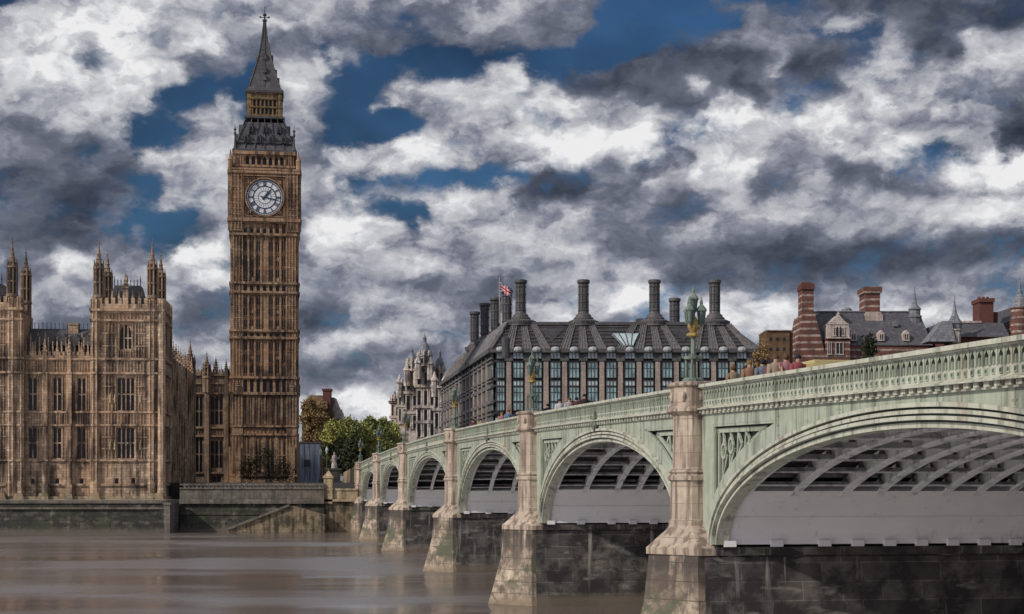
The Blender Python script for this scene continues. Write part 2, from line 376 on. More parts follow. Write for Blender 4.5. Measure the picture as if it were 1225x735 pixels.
def granite(n, p, pos):
    br, fac, sp = bricks(n, pos, 1.3, .62, (.46,.385,.305), (.36,.295,.235), (.15,.12,.10), .012)
    fi = n.noise(pos, 4, 6, .65); st = streaks(n, pos, 3.0, .25)
    col = n.mix(n.maprange(fi, .38, .64, 0, .65), br, (.26,.21,.175))
    col = n.mix(n.maprange(n.noise(pos, .9, 5, .6), .48, .62, 0, .5), col, (.33,.265,.215))
    col = n.mix(n.maprange(st, .47, .58, 0, .85), col, (.12,.088,.075))
    setc(n, p, col, .8, 0, .3); bump(n, p, fi, .35, .03)
GRANITE = mat('warm pier granite', granite)
def pierbase(n, p, pos):
    br, fac, sp = bricks(n, pos, 1.7, .68, (.40,.325,.245), (.29,.235,.18), (.07,.06,.05), .018)
    fi = n.noise(pos, 1.3, 7, .68); st = streaks(n, pos, 1.5, .14, 6); f2 = n.noise(pos, .55, 6, .62)
    z = sp.outputs[2]
    col = n.mix(n.maprange(fi, .42, .56, 0, .85), br, (.105,.082,.065))
    # soot and damp on the upper courses, white leach runs, weed at the tide line
    up = n.math('MULTIPLY', n.maprange(n.math('ADD', z, n.math('MULTIPLY', f2, 3.0)), 3.2, 5.2), n.maprange(st, .40, .50))
    col = n.mix(n.math('MULTIPLY', up, .95), col, (.045,.036,.033))
    col = n.mix(n.maprange(n.noise(n.vmath('ADD', pos, (11, 4, 2)), 1.1, 6, .62), .56, .64, 0, .7), col, (.085,.058,.048))
    col = n.mix(n.maprange(streaks(n, n.vmath('ADD', pos, (7.3, 2.1, 0)), 2.2, .10, 4), .60, .70, 0, .8), col, (.48,.44,.40))
    wd = n.math('MULTIPLY', n.math('MULTIPLY', n.maprange(z, 3.6, 2.6, 0, 1), n.maprange(z, .7, 1.4)), n.maprange(f2, .47, .53))
    col = n.mix(n.math('MULTIPLY', wd, .85), col, (.062,.072,.042))
    col = n.mix(n.math('MULTIPLY', n.maprange(n.math('ADD', z, n.math('MULTIPLY', fi, .5)), .95, .45), .75), col, (.17,.13,.09))
    setc(n, p, col, .72, 0, .35); bump(n, p, n.math('ADD', fi, n.math('MULTIPLY', fac, -.6)), .6, .06)
PIERBASE = mat('tidal pier granite', pierbase)
def pierwall(n, p, pos):
    br, fac, sp = bricks(n, pos, 1.7, .68, (.130,.115,.108), (.060,.054,.052), (.17,.16,.15), .022)  # base darkened to hold the arch's shade; leach streaks are stains
    fi = n.noise(pos, .8, 7, .66); z = sp.outputs[2]
    st = streaks(n, pos, 1.1, .12, 6)
    col = n.mix(n.maprange(fi, .40, .56, 0, .9), br, (.020,.019,.020))
    k = n.math('MULTIPLY', n.maprange(streaks(n, n.vmath('ADD', pos, (3, 9, 0)), 1.7, .12, 5), .58, .70), n.maprange(z, .2, 3.6, .2, 1))
    col = n.mix(n.math('MULTIPLY', k, .8), col, (.33,.31,.29))
    col = n.mix(n.maprange(n.noise(n.vmath('MULTIPLY', pos, (.5, .5, 1.6)), 1.1, 6, .6), .58, .68, 0, .55), col, (.27,.25,.23))
    col = n.mix(n.math('MULTIPLY', n.maprange(z, .8, .4), .7), col, (.15,.125,.095))
    setc(n, p, col, .7, 0, .35); bump(n, p, n.math('ADD', fi, n.math('MULTIPLY', fac, -.6)), .7, .06)
PIERWALL = mat('shaded stained pier masonry', pierwall)

def paint(name, base, dirt, rust=(.20,.10,.05), rustk=.6, rough=.5, k=.55):
    def f(n, p, pos):
        fi = n.noise(pos, 2.2, 6, .62); st = streaks(n, pos, 2.6, .18)
        col = n.mix(n.maprange(fi, .38, .66, 0, k), base, dirt)
        col = n.mix(n.maprange(st, .50, .62, 0, .75), col, tuple(c*.5 for c in dirt))
        col = n.mix(n.maprange(streaks(n, n.vmath('ADD', pos, (4, 1, 0)), 1.1, .05, 3), .63, .71, 0, rustk), col, rust)
        setc(n, p, col, rough, 0, .4); bump(n, p, fi, .12, .02)
    return mat(name, f)
GREEN = paint('pale sea green bridge paint', (.335,.375,.305), (.205,.235,.185))
CREAM = paint('pale green weathered moulding', (.445,.455,.385), (.28,.29,.235))
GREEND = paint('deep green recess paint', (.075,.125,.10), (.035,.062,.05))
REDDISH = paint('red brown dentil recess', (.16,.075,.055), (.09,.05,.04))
LAMPG = paint('green lamp iron', (.165,.21,.175), (.085,.115,.095), k=.8)
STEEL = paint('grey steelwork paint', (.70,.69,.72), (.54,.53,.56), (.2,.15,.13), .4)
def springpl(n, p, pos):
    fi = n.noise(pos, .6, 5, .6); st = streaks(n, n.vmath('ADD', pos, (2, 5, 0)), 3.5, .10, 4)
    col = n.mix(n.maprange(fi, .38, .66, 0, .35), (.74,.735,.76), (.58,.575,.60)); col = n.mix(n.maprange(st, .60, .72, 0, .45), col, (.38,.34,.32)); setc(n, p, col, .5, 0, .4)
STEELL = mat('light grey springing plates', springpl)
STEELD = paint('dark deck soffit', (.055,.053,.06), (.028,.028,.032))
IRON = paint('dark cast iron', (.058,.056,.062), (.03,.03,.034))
HOARD = paint('blue grey boarding', (.145,.17,.23), (.10,.12,.165))
def plain(name, col, rough=.6, metal=0, spec=.4, var=.35):
    def f(n, p, pos):
        fi = n.noise(pos, 3, 4, .6)
        setc(n, p, n.mix(n.maprange(fi, .35, .7, 0, var), col, tuple(c*.6 for c in col)), rough, metal, spec)
    return mat(name, f)
GOLD = plain('gilding', (.40,.29,.11), .45, .6)
GLASSL = plain('opal lantern glass', (.40,.47,.46), .15, 0, .5)
DIAL = plain('opal dial glass', (.68,.70,.74), .35, 0, .5, .25)
DIALB = plain('blue black dial ironwork', (.030,.038,.075), .5)
ASPH = plain('asphalt', (.06,.06,.062), .9)
PAVE = plain('paving', (.26,.25,.24), .85)
def slate(name, c, spec=.35, w=.5, h=.3):
    def f(n, p, pos):
        br, fac, sp = bricks(n, pos, w, h, c, tuple(x*.62 for x in c), tuple(x*.3 for x in c), .03)
        fi = n.noise(pos, .6, 6, .65); st = streaks(n, pos, 1.2, .3)
        col = n.mix(n.maprange(fi, .4, .7, 0, .7), br, tuple(x*.45 for x in c))
        col = n.mix(n.maprange(st, .55, .7, 0, .5), col, tuple(x*1.7 for x in c))
        setc(n, p, col, .6, 0, spec); bump(n, p, n.math('ADD', fi, fac), .5, .04)
    return mat(name, f)
SLATE = slate('grey slate', (.105,.105,.12))
SPIRE = slate('cast iron roof plates', (.088,.086,.098), .4, .8, .45)
LEAD = slate('lead dome', (.20,.21,.24), .4, .8, .6)
BRONZE = slate('bronze roof cladding', (.098,.094,.098), .45, 1.6, .55)
BRONZED = slate('dark bronze roof infill', (.050,.048,.052), .4, 1.2, .8)
BRONZEL = paint('weathered bronze duct', (.15,.142,.145), (.085,.08,.085))
def glass(name, c, rough=.12, var=.6, scale=.9, spec=.6):
    def f(n, p, pos):
        v = n.noise(pos, scale, 2, .5)
        setc(n, p, n.mix(n.maprange(v, .38, .62), c, tuple(x*(1-var) for x in c)), rough, 0, spec)
    return mat(name, f)
DARKGL = glass('dark leaded glass', (.020,.020,.026), .3, .5, .9, .35)
TEALGL = glass('teal office glass', (.30,.43,.46), .10, .55, .6)
PALEGL = glass('pale office glass', (.50,.57,.60), .15, .4, .5)
SKYGL = glass('roof light glass', (.42,.52,.56), .12, .3)
def banded(n, p, pos):
    sp = n.t.nodes.new('ShaderNodeSeparateXYZ'); n.put(sp.inputs[0], pos)
    br, fac, _ = bricks(n, pos, .5, .18, (.19,.072,.055), (.13,.05,.04), (.12,.075,.06), .02)
    band = n.math('GREATER_THAN', n.math('FRACT', n.math('MULTIPLY', sp.outputs[2], 1/1.45)), .70)
    fi = n.noise(pos, .8, 6, .65)
    col = n.mix(band, br, (.38,.30,.26)); col = n.mix(n.maprange(fi, .40, .60, 0, .8), col, (.075,.045,.042))
    setc(n, p, col, .85, 0, .2)
BANDED = mat('red brick with pale stone bands', banded)
def brickm(name, c1, c2, dirt):
    def f(n, p, pos):
        br, fac, _ = bricks(n, pos, .45, .16, c1, c2, tuple(x*.6 for x in c2), .02)
        col = n.mix(n.maprange(n.noise(pos, .7, 6, .65), .42, .68, 0, .7), br, dirt); setc(n, p, col, .88, 0, .2)
    return mat(name, f)
BRICK = brickm('red brick', (.155,.065,.052), (.11,.045,.038), (.07,.035,.035))
BROWNB = brickm('brown stock brick', (.19,.115,.065), (.13,.08,.045), (.05,.035,.025))
WHITEST = stone_mat('white dressed stone', (.58,.53,.50), (.46,.41,.39), (.14,.11,.11), sootamt=.5)
def leafm(name, a, b, c):
    def f(n, p, pos):
        v = n.noise(pos, .45, 4, .6); w = n.noise(pos, 2.2, 3, .6)
        col = n.mix(n.maprange(v, .36, .64), a, b); col = n.mix(n.maprange(w, .5, .68, 0, .7), col, c)
        setc(n, p, col, .75, 0, .2)
    return mat(name, f)
LEAFG = leafm('green leaves', (.25,.27,.10), (.15,.19,.07), (.34,.33,.13))
LEAFY = leafm('yellow green leaves', (.40,.38,.12), (.24,.27,.09), (.48,.44,.16))
LEAFB = leafm('brown spring leaves', (.30,.20,.10), (.18,.125,.06), (.38,.27,.12))
LEAFD = leafm('dark shrub leaves', (.035,.045,.022), (.022,.028,.016), (.06,.06,.03))
BARK = plain('bark', (.06,.048,.038), .9)
def waterm(n, p, pos):
    sp = n.vmath('MULTIPLY', pos, (.022, .05, 0))
    a = n.noise(sp, 1.0, 3, .5); b = n.noise(n.vmath('MULTIPLY', pos, (.35, .8, 0)), 1.0, 3, .55)
    col = n.mix(n.maprange(a, .35, .65), (.125,.098,.085), (.088,.072,.065))
    setc(n, p, col, n.maprange(a, .42, .58, .14, .32), 0, .5); p.inputs['IOR'].default_value = 4.2
    bump(n, p, n.math('ADD', n.math('MULTIPLY', b, .06), n.math('MULTIPLY', a, 3.0)), .45, .5)
WATER = mat('silty river water', waterm)
# ================================================================ setting: water, land, river walls
TH = math.atan(.166)                                   # the bridge's axis, turned from +Y towards -X
U2 = Vector((-math.sin(TH), math.cos(TH), 0)); N2 = Vector((math.cos(TH), math.sin(TH), 0))
BP0 = Vector((-8.0, 147.0, 0))
def bw(t, w, z=0): return BP0 + U2 * t + N2 * w + Vector((0, 0, z))
MBW = Matrix.Translation(BP0) @ Matrix.Rotation(TH, 4, 'Z')        # bridge local: x = w (into the deck), y = t (away), z
GZ = 7.5
tag(MB().add([(-3000,-600,0),(3000,-600,0),(3000,700,0),(-3000,700,0)], [(0,1,2,3)]).build('river_water', WATER), kind='structure')
EAST_END = 92.0                                         # t of the west river wall
e0, e1 = bw(EAST_END + 1.5, 0), bw(EAST_END + 1.5, 600)
land = [(-4000, 234.5), (-52.0, 234.5), (-51.0, 240.5), (e0.x - 1, 240.5), (e0.x, e0.y), (e1.x, e1.y), (4000, e1.y + 400), (4000, 9000), (-4000, 9000)]
tag(MB().slab(land, -2, GZ - 2.6 + 0.0).build('river_bank_ground', PAVE), kind='structure')
land2 = [(-4000, 252), (-80, 252), (-52.5, 246), (-50.5, 241.2), (e0.x - 1, 241.2), (e0.x, e0.y + .5), (e1.x, e1.y + .5), (4000, e1.y + 401), (4000, 9001), (-4000, 9001)]
tag(MB().slab(land2, -1, GZ).build('street_ground', ASPH), kind='structure')
tag(MB().slab([(-60, -30), (60, -30), (60, -3), (-60, -3)], -2, CAM_H - 1.6).build('embankment_path', PAVE), kind='structure')

# river wall below the palace
Yp = 230.0
r = empty('river_wall', (-66, Yp, 0), 0, 'dark tide stained river wall below the palace terrace', 'river wall')
m = MB(Matrix.Translation((66, -Yp, 0)))
x0, x1 = -120.0, -51.3
m.loft([[(x0,Yp-.6,-1.5),(x1,Yp-.6,-1.5),(x1,Yp+5,-1.5),(x0,Yp+5,-1.5)], [(x0,Yp,4.4),(x1,Yp,4.4),(x1,Yp+5,4.4),(x0,Yp+5,4.4)]])
m.build('wall_face', QUAY, r)
m = MB(Matrix.Translation((66, -Yp, 0)))
m.box(x0, x1 + .15, Yp - .25, Yp + 6, 4.4, 4.85)
m.box(x0, x1 + .1, Yp - .45, Yp - .1, 3.55, 3.8); m.build('coping', COPING, r)
m = MB(Matrix.Translation((66, -Yp, 0))); m.box(x1 - .05, x1 + .85, Yp - .75, Yp + 5, -1.5, 4.2); m.box(x1 - .15, x1 + .95, Yp - .85, Yp + 5, 4.2, 4.6); m.build('end_pillar', COPING, r)

# river wall before the green and the clock tower, with its parapet
Yg = 236.0
xa, xb = -51.3 + .9, (388 - CX) / F_PX * Yg
r = empty('river_wall', (-38, Yg, 0), 0, 'low river wall with grey parapet in front of the clock tower', 'river wall')
T = Matrix.Translation((38, -Yg, 0))
m = MB(T); m.loft([[(xa,Yg-.7,-1.5),(xb,Yg-.7,-1.5),(xb,Yg+5,-1.5),(xa,Yg+5,-1.5)], [(xa,Yg,4.3),(xb,Yg,4.3),(xb,Yg+5,4.3),(xa,Yg+5,4.3)]])
m.box(xa, xb, Yg - .35, Yg, 2.6, 2.95)
m.build('wall_face', QUAY, r)
m = MB(T); m.box(xa, xb, Yg - .55, Yg + 5, 4.3, 4.95); m.box(xa, xb, Yg - .12, Yg + .5, 4.95, 6.5); m.box(xa, xb, Yg - .3, Yg + .65, 6.5, 6.75); m.box(xa, xb, Yg - .2, Yg + .55, 7.05, 7.35)
k = xa + .6
while k < xb - .3:
    m.box(k, k + .3, Yg - .1, Yg + .45, 6.75, 7.05); k += .62
m.build('parapet', COPING, r)
# sloping stair wedge against the wall
xs0, xs1 = (276 - CX) / F_PX * 233, (346 - CX) / F_PX * 233
r = empty('river_stairs', (xs0, 233, 0), 0, 'sloping ochre masonry stair climbing the river wall from the water', 'stairs')
T = Matrix.Translation((-xs0, -233, 0))
m = MB(T); xe = (388 - CX) / F_PX * 233
m.prism([(xs0-.6, -1), (xs0-.6, .25), (xs1, 3.95), (xs1 + .5, 3.95), (xe, 2.6), (xe, -1)], 233.2, Yg + .1); m.build('stair_flank', RUBBLE, r)
m = MB(T); m.bar((xs0 - .6, 233.3, .45), (xs1, 233.3, 4.1), 1.0, .35); m.build('sloping_coping', COPING, r)
m = MB(T); n_ = 18
for k in range(n_):
    f0, f1 = k / n_, (k + 1) / n_
    m.box(xs0 + (xs1 - xs0) * f0, xs0 + (xs1 - xs0) * f1, 233.85, Yg + .1, 0, .3 + 3.75 * f1)
m.build('steps', COPING, r)
# wall section with a gate pillar up to the bridge foot
xc, xd = xb + .9, e0.x - .2
r = empty('river_wall', ((xc + xd) / 2, Yg + 1, 0), 0, 'pale streaked river wall between the stone gate pillar and the bridge foot', 'river wall')
T = Matrix.Translation((-(xc + xd) / 2, -Yg - 1, 0))
m = MB(T); m.loft([[(xb,Yg-.2,-1.5),(xd,Yg+.3,-1.5),(xd,Yg+5,-1.5),(xb,Yg+5,-1.5)], [(xb,Yg+.5,4.6),(xd,Yg+1,4.6),(xd,Yg+5,4.6),(xb,Yg+5,4.6)]]); m.build('wall_face', RUBBLE, r)
m = MB(T); m.box(xb, xd, Yg + .2, Yg + 5, 4.6, 4.95); m.box(xb + 1, xd, Yg + .6, Yg + 1.1, 4.95, 6.3); m.box(xb + 1, xd, Yg + .45, Yg + 1.25, 6.3, 6.6); m.build('parapet', PLINTH, r)
m = MB(T); m.box(xb - .1, xb + 1.2, Yg + .2, Yg + 1.5, 4.3, 8.2); m.box(xb - .25, xb + 1.35, Yg + .05, Yg + 1.65, 8.2, 8.5); m.frustum(xb-.1, xb+1.2, Yg+.2, Yg+1.5, 8.5, xb+.5, xb+.6, Yg+.8, Yg+.9, 9.3); m.build('gate_pillar', PLINTH, r)
# embankment wall beyond the bridge (north side)
r = empty('river_wall', bw(EAST_END + 1, 60), TH, 'granite embankment wall beyond the bridge', 'river wall')
MB().box(-33, 500, -.4, .8, -1.5, 8.4).build('wall_face', COPING, r)
# ================================================================ the bridge
PIERS = [-90.6, -56.8, -21.2, 20.4, 56.5, 92.0]
ENDS = [-126.0] + PIERS
def P(t): return 11.5 - 1.22e-4 * t * t + 9e-10 * t ** 4               # top of the parapet above low water
bridge = empty('road_bridge', BP0, TH, 'pale green iron arch bridge on granite piers crossing the river', 'bridge')
SPR, BW_ = 4.75, 26.0
class Arch:
    def __init__(s, t0, t1):
        s.c = (t0 + t1) / 2; s.a = (t1 - t0) / 2 - 2.3; s.crown = P(s.c) - 1.80; s.b = s.crown - SPR
    def z(s, t, off=0.0):
        a, b = s.a + off, s.b + off; x = min(1, abs(t - s.c) / a); return SPR + b * math.sqrt(max(0, 1 - x * x))
    def pt(s, ph, off=0.0): return (s.c + (s.a + off) * math.cos(ph), SPR + (s.b + off) * math.sin(ph))
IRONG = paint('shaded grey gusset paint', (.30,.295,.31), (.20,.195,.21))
GREENJ = paint('grimy green plate joint', (.26,.29,.23), (.16,.18,.14))
DEEPG = paint('black green recess shade', (.035,.058,.046), (.02,.03,.025))  # dark green backing darkened further, recess shade put into the colour
RIBW = [0.55, 2.3, 4.1] + [5.35 + 1.22 * i for i in range(17)]
CRESTM = paint('dull grey green crest', (.14,.165,.14), (.06,.07,.06))
for si, (t0, t1) in enumerate(zip(ENDS, ENDS[1:])):
    A = Arch(t0, t1); near = si < 3
    N = 72 if near else 40
    p0, p1 = t0 + .7, t1 - .7                           # where the columns stand
    # --- spandrel plate (face at w = 0) with two triangular recesses
    sp = MB()
    def low(t): return A.z(t, .50)
    def plow(t): return A.z(t, 1.12)
    def ptop(t): return P(t) - 1.48
    tl = [p0 + (p1 - p0) * i / (N * 2) for i in range(N * 2 + 1)]
    e_in = 1.35
    def inpanel(t):
        d = min(t - p0, p1 - t)
        return d > e_in and plow(t) < ptop(t) - .10
    for ta, tb in zip(tl, tl[1:]):
        m_ = (ta + tb) / 2
        za, zb = low(ta), low(tb)
        if abs(ta - A.c) > A.a + .5: za = SPR
        if abs(tb - A.c) > A.a + .5: zb = SPR
        Ta, Tb = P(ta) - 1.06, P(tb) - 1.06
        if inpanel(m_):
            la, lb = min(plow(ta), ptop(ta)), min(plow(tb), ptop(tb))
            if abs(ta - A.c) > A.a + 1.12: la = max(la, SPR + .9)
            if abs(tb - A.c) > A.a + 1.12: lb = max(lb, SPR + .9)
            sp.loft([[(0,ta,za),(0,tb,zb),(.45,tb,zb),(.45,ta,za)], [(0,ta,la),(0,tb,lb),(.45,tb,lb),(.45,ta,la)]])
            sp.loft([[(0,ta,ptop(ta)),(0,tb,ptop(tb)),(.45,tb,ptop(tb)),(.45,ta,ptop(ta))], [(0,ta,Ta),(0,tb,Tb),(.45,tb,Tb),(.45,ta,Ta)]])
        else:
            sp.loft([[(0,ta,za),(0,tb,zb),(.45,tb,zb),(.45,ta,za)], [(0,ta,Ta),(0,tb,Tb),(.45,tb,Tb),(.45,ta,Ta)]])
    span = sp.build('arch_span', GREEN, bridge)
    pj = MB(); t = p0 + 2.6
    while t < p1 - 1:
        if not inpanel(t):
            zl_ = max(low(t), SPR) + .06; pj.box(-.012, .01, t - .022, t + .022, zl_, P(t) - 1.12)
            for q in (-.09, .09):
                z = zl_ + .1
                while z < P(t) - 1.3: pj.box(-.016, .01, t + q - .02, t + q + .02, z, z + .04); z += .3
        t += 2.55
    pj.build('plate_joints', GREENJ, span)
    # --- pierced spandrel panels
    for side in (-1, 1):
        ts = [t for t in tl if inpanel(t) and (t - A.c) * side > 0]
        if len(ts) < 3: continue
        bk = MB()
        for ta, tb in zip(ts, ts[1:]):
            bk.add([(.30,ta,plow(ta)-.1),(.30,tb,plow(tb)-.1),(.30,tb,ptop(tb)+.1),(.30,ta,ptop(ta)+.1)], [(0,1,2,3)])
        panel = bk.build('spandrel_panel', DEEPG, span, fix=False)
        fr = MB()
        outer = ts[-1] if side > 0 else ts[0]; inner = ts[0] if side > 0 else ts[-1]
        o2 = (p1 - e_in) if side > 0 else (p0 + e_in)
        zl = max(A.z(o2, 1.12), SPR + 1.0)
        for off, w_ in ((0, .10), (.22, .06)):
            q = lambda t, z: (.06 + off * .5, t, z)
            fr.bar(q(o2 - side*(.05+off), zl), q(o2 - side*(.05+off), ptop(o2) - off), w_, .16)
            for ta, tb in zip(ts, ts[1:]):
                if plow((ta+tb)/2) + off < ptop(ta) - off:
                    fr.bar(q(ta, plow(ta) + off), q(tb, plow(tb) + off), w_, .16)
                    fr.bar(q(ta, ptop(ta) - off), q(tb, ptop(tb) - off), w_, .16)
        # tracery: upright bars, pointed loops, a shield
        rr = random.Random(si * 7 + side)
        L = abs(o2 - inner); k = .55
        while k < L - .9:
            t = o2 - side * k; zb_, zt_ = max(plow(t), zl) + .25, ptop(t) - .25
            if zt_ - zb_ > .35:
                fr.bar((.2, t, zb_), (.2, t - side*.18, zt_), .05, .10)
                fr.bar((.2, t, zb_), (.2, t - side*.55, (zb_ + zt_) / 2), .045, .10)
                fr.bar((.2, t - side*.55, (zb_ + zt_) / 2), (.2, t - side*.1, zt_), .06, .12)
                if zt_ - zb_ > 1.1:
                    zc = zb_ + (zt_ - zb_) * .62; pr = []
                    for q_ in range(10):
                        an = 2*math.pi*q_/10; pr.append(Vector((.16, t - side*.3 + .26*math.cos(an), zc + .26*math.sin(an))))
                    for a_, b_ in zip(pr, pr[1:] + pr[:1]): fr.bar(a_, b_, .06, .1)
            k += .85
        fr.build('tracery', GREEN, panel)
    # --- moulded arch ring: three stepped fillets
    rg = MB(); K = N
    phs = [math.pi * i / K for i in range(K + 1)]
    for (o0, o1, w0, w1) in ((.41, .52, -.12, .3), (.25, .35, -.05, .3), (.09, .19, -.11, .35), (-.10, .03, .03, .5)):
        sec = []
        for ph in phs:
            (ta, za), (tb, zb) = A.pt(ph, o0), A.pt(ph, o1)
            sec.append([(w0, ta, za), (w0, tb, zb), (w1, tb, zb), (w1, ta, za)])
        rg.loft(sec)
    ring_o = rg.build('arch_ring', CREAM, span, fix=True)
    gv = MB(); sec = []
    for ph in phs:
        (ta, za), (tb, zb) = A.pt(ph, .0), A.pt(ph, .5)
        sec.append([(.06, ta, za), (.06, tb, zb), (.3, tb, zb), (.3, ta, za)])
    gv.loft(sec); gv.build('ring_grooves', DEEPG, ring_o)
    # --- springing plates (closed shell near the piers), ribs, cross beams, deck soffit
    zcut = SPR + (1.9 if si < 2 else 1.75)
    phc = math.asin(min(.95, (zcut - SPR) / A.b))
    for side in (0, 1):
        vp = MB(); rings = []
        for i in range(11):
            ph = phc * i / 10; ph = ph if side == 0 else math.pi - ph
            (ta, za), (tb, zb) = A.pt(ph, .02), A.pt(ph, .42)
            rings.append([(.5, ta, za), (BW_-.5, ta, za), (BW_-.5, tb, zb), (.5, tb, zb)])
        vp.loft(rings)
        (ta, za) = A.pt(phc * .5 if side == 0 else math.pi - phc * .5, .0)
        vp.box(.5, BW_ - .5, ta - .03, ta + .05, za - .03, za + .03)
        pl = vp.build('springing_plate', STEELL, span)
        bb = MB(); tq = A.pt(0 if side == 0 else math.pi, 0)[0]
        for w in RIBW:
            bb.box(w - .22, w + .22, tq - .12 if side == 0 else tq - .05, tq + .05 if side == 0 else tq + .12, SPR - .08, SPR + .14)
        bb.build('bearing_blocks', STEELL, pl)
    ribs_one = MB()
    for wi, w in enumerate(RIBW):
        m = ribs_one if si >= 3 else MB(); sec = []; sec2 = []
        for i in range(33 if near else 21):
            ph = phc * .9 + (math.pi - 2 * phc * .9) * i / (32 if near else 20)
            (ta, za), (tb, zb), (tc_, zc) = A.pt(ph, .0), A.pt(ph, .09), A.pt(ph, .62)
            sec.append([(w-.15, ta, za), (w+.15, ta, za), (w+.15, tb, zb), (w-.15, tb, zb)])
            sec2.append([(w-.05, tb, zb), (w+.05, tb, zb), (w+.05, tc_, zc), (w-.05, tc_, zc)])
        m.loft(sec); m.loft(sec2)
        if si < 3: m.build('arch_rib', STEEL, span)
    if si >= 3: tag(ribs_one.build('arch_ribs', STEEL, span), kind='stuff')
    cb = MB(); gs = MB(); nb = 15 if si in (2, 3) else 13
    for i in range(nb + 1):
        ph = phc + .05 + (math.pi - 2 * phc - .10) * i / nb
        (ta, za), (tb, zb) = A.pt(ph, .12), A.pt(ph, .34)
        nx, nz = math.cos(ph), math.sin(ph)
        cb.loft([[(w_, ta - .11, za), (w_, ta + .11, za), (w_, tb + .11, zb), (w_, tb - .11, zb)] for w_ in (.5, BW_ - .5)])
        (td, zd) = A.pt(ph, .10); cb.box(.5, BW_ - .5, td - .12, td + .12, zd - .03, zd + .03)
        if near:
            (tc_, zc) = A.pt(ph, .80)
            for wa, wb in zip(RIBW, RIBW[1:]):
                g = (wb - wa) * .20
                # haunched gussets where the beam meets the ribs
                gs.add([(wa, tb, zb), (wa + g*.8, tb, zb), (wa + g*.5, (tb*.55+tc_*.45), zb*.55+zc*.45), (wa + g*.25, tc_, zc), (wa, tc_, zc)], [(0,1,2,3,4)])
                gs.add([(wb, tb, zb), (wb - g*.8, tb, zb), (wb - g*.5, (tb*.55+tc_*.45), zb*.55+zc*.45), (wb - g*.25, tc_, zc), (wb, tc_, zc)], [(0,1,2,3,4)])
                gs.box(wa + .06, wb - .06, tc_ - .06, tc_ + .06, zc - .12, zc)
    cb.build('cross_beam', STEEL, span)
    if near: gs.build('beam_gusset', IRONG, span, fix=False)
    ds = MB(); rings = []
    for i in range(25):
        ph = phc * .35 + (math.pi - 2 * phc * .35) * i / 24
        ta, za = A.pt(ph, 1.05); za = min(za, P(ta) - 1.25)
        rings.append([(.45, ta, za), (BW_ - .45, ta, za), (BW_ - .45, ta, za + .1), (.45, ta, za + .1)])
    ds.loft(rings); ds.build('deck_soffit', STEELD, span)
    # --- crest at mid span
    if si >= 1:
        cr = MB(Matrix.Translation((0, A.c, A.crown + .75)) @ Matrix.Scale(.55, 4) @ Matrix.Translation((0, -A.c, -A.crown - .6))); zc = A.crown + .2; t = A.c
        cr.loft([[(-.32, t-.16, zc-.25), (-.32, t+.16, zc-.25), (-.05, t+.16, zc-.25), (-.05, t-.16, zc-.25)], [(-.40, t-.42, zc+.25), (-.40, t+.42, zc+.25), (-.05, t+.42, zc+.25), (-.05, t-.42, zc+.25)], [(-.38, t-.42, zc+.72), (-.38, t+.42, zc+.72), (-.05, t+.42, zc+.72), (-.05, t-.42, zc+.72)]])
        cr.ball((-.25, t - .55, zc + .45), .24, 7, 5, (1, .8, 1.5)); cr.ball((-.25, t + .55, zc + .45), .24, 7, 5, (1, .8, 1.5)); cr.ball((-.25, t, zc + .85), .2, 7, 5)
        cr.box(-.30, 0, t - .2, t + .2, zc + .9, zc + 1.5)
        cr.build('crest', CRESTM, span)

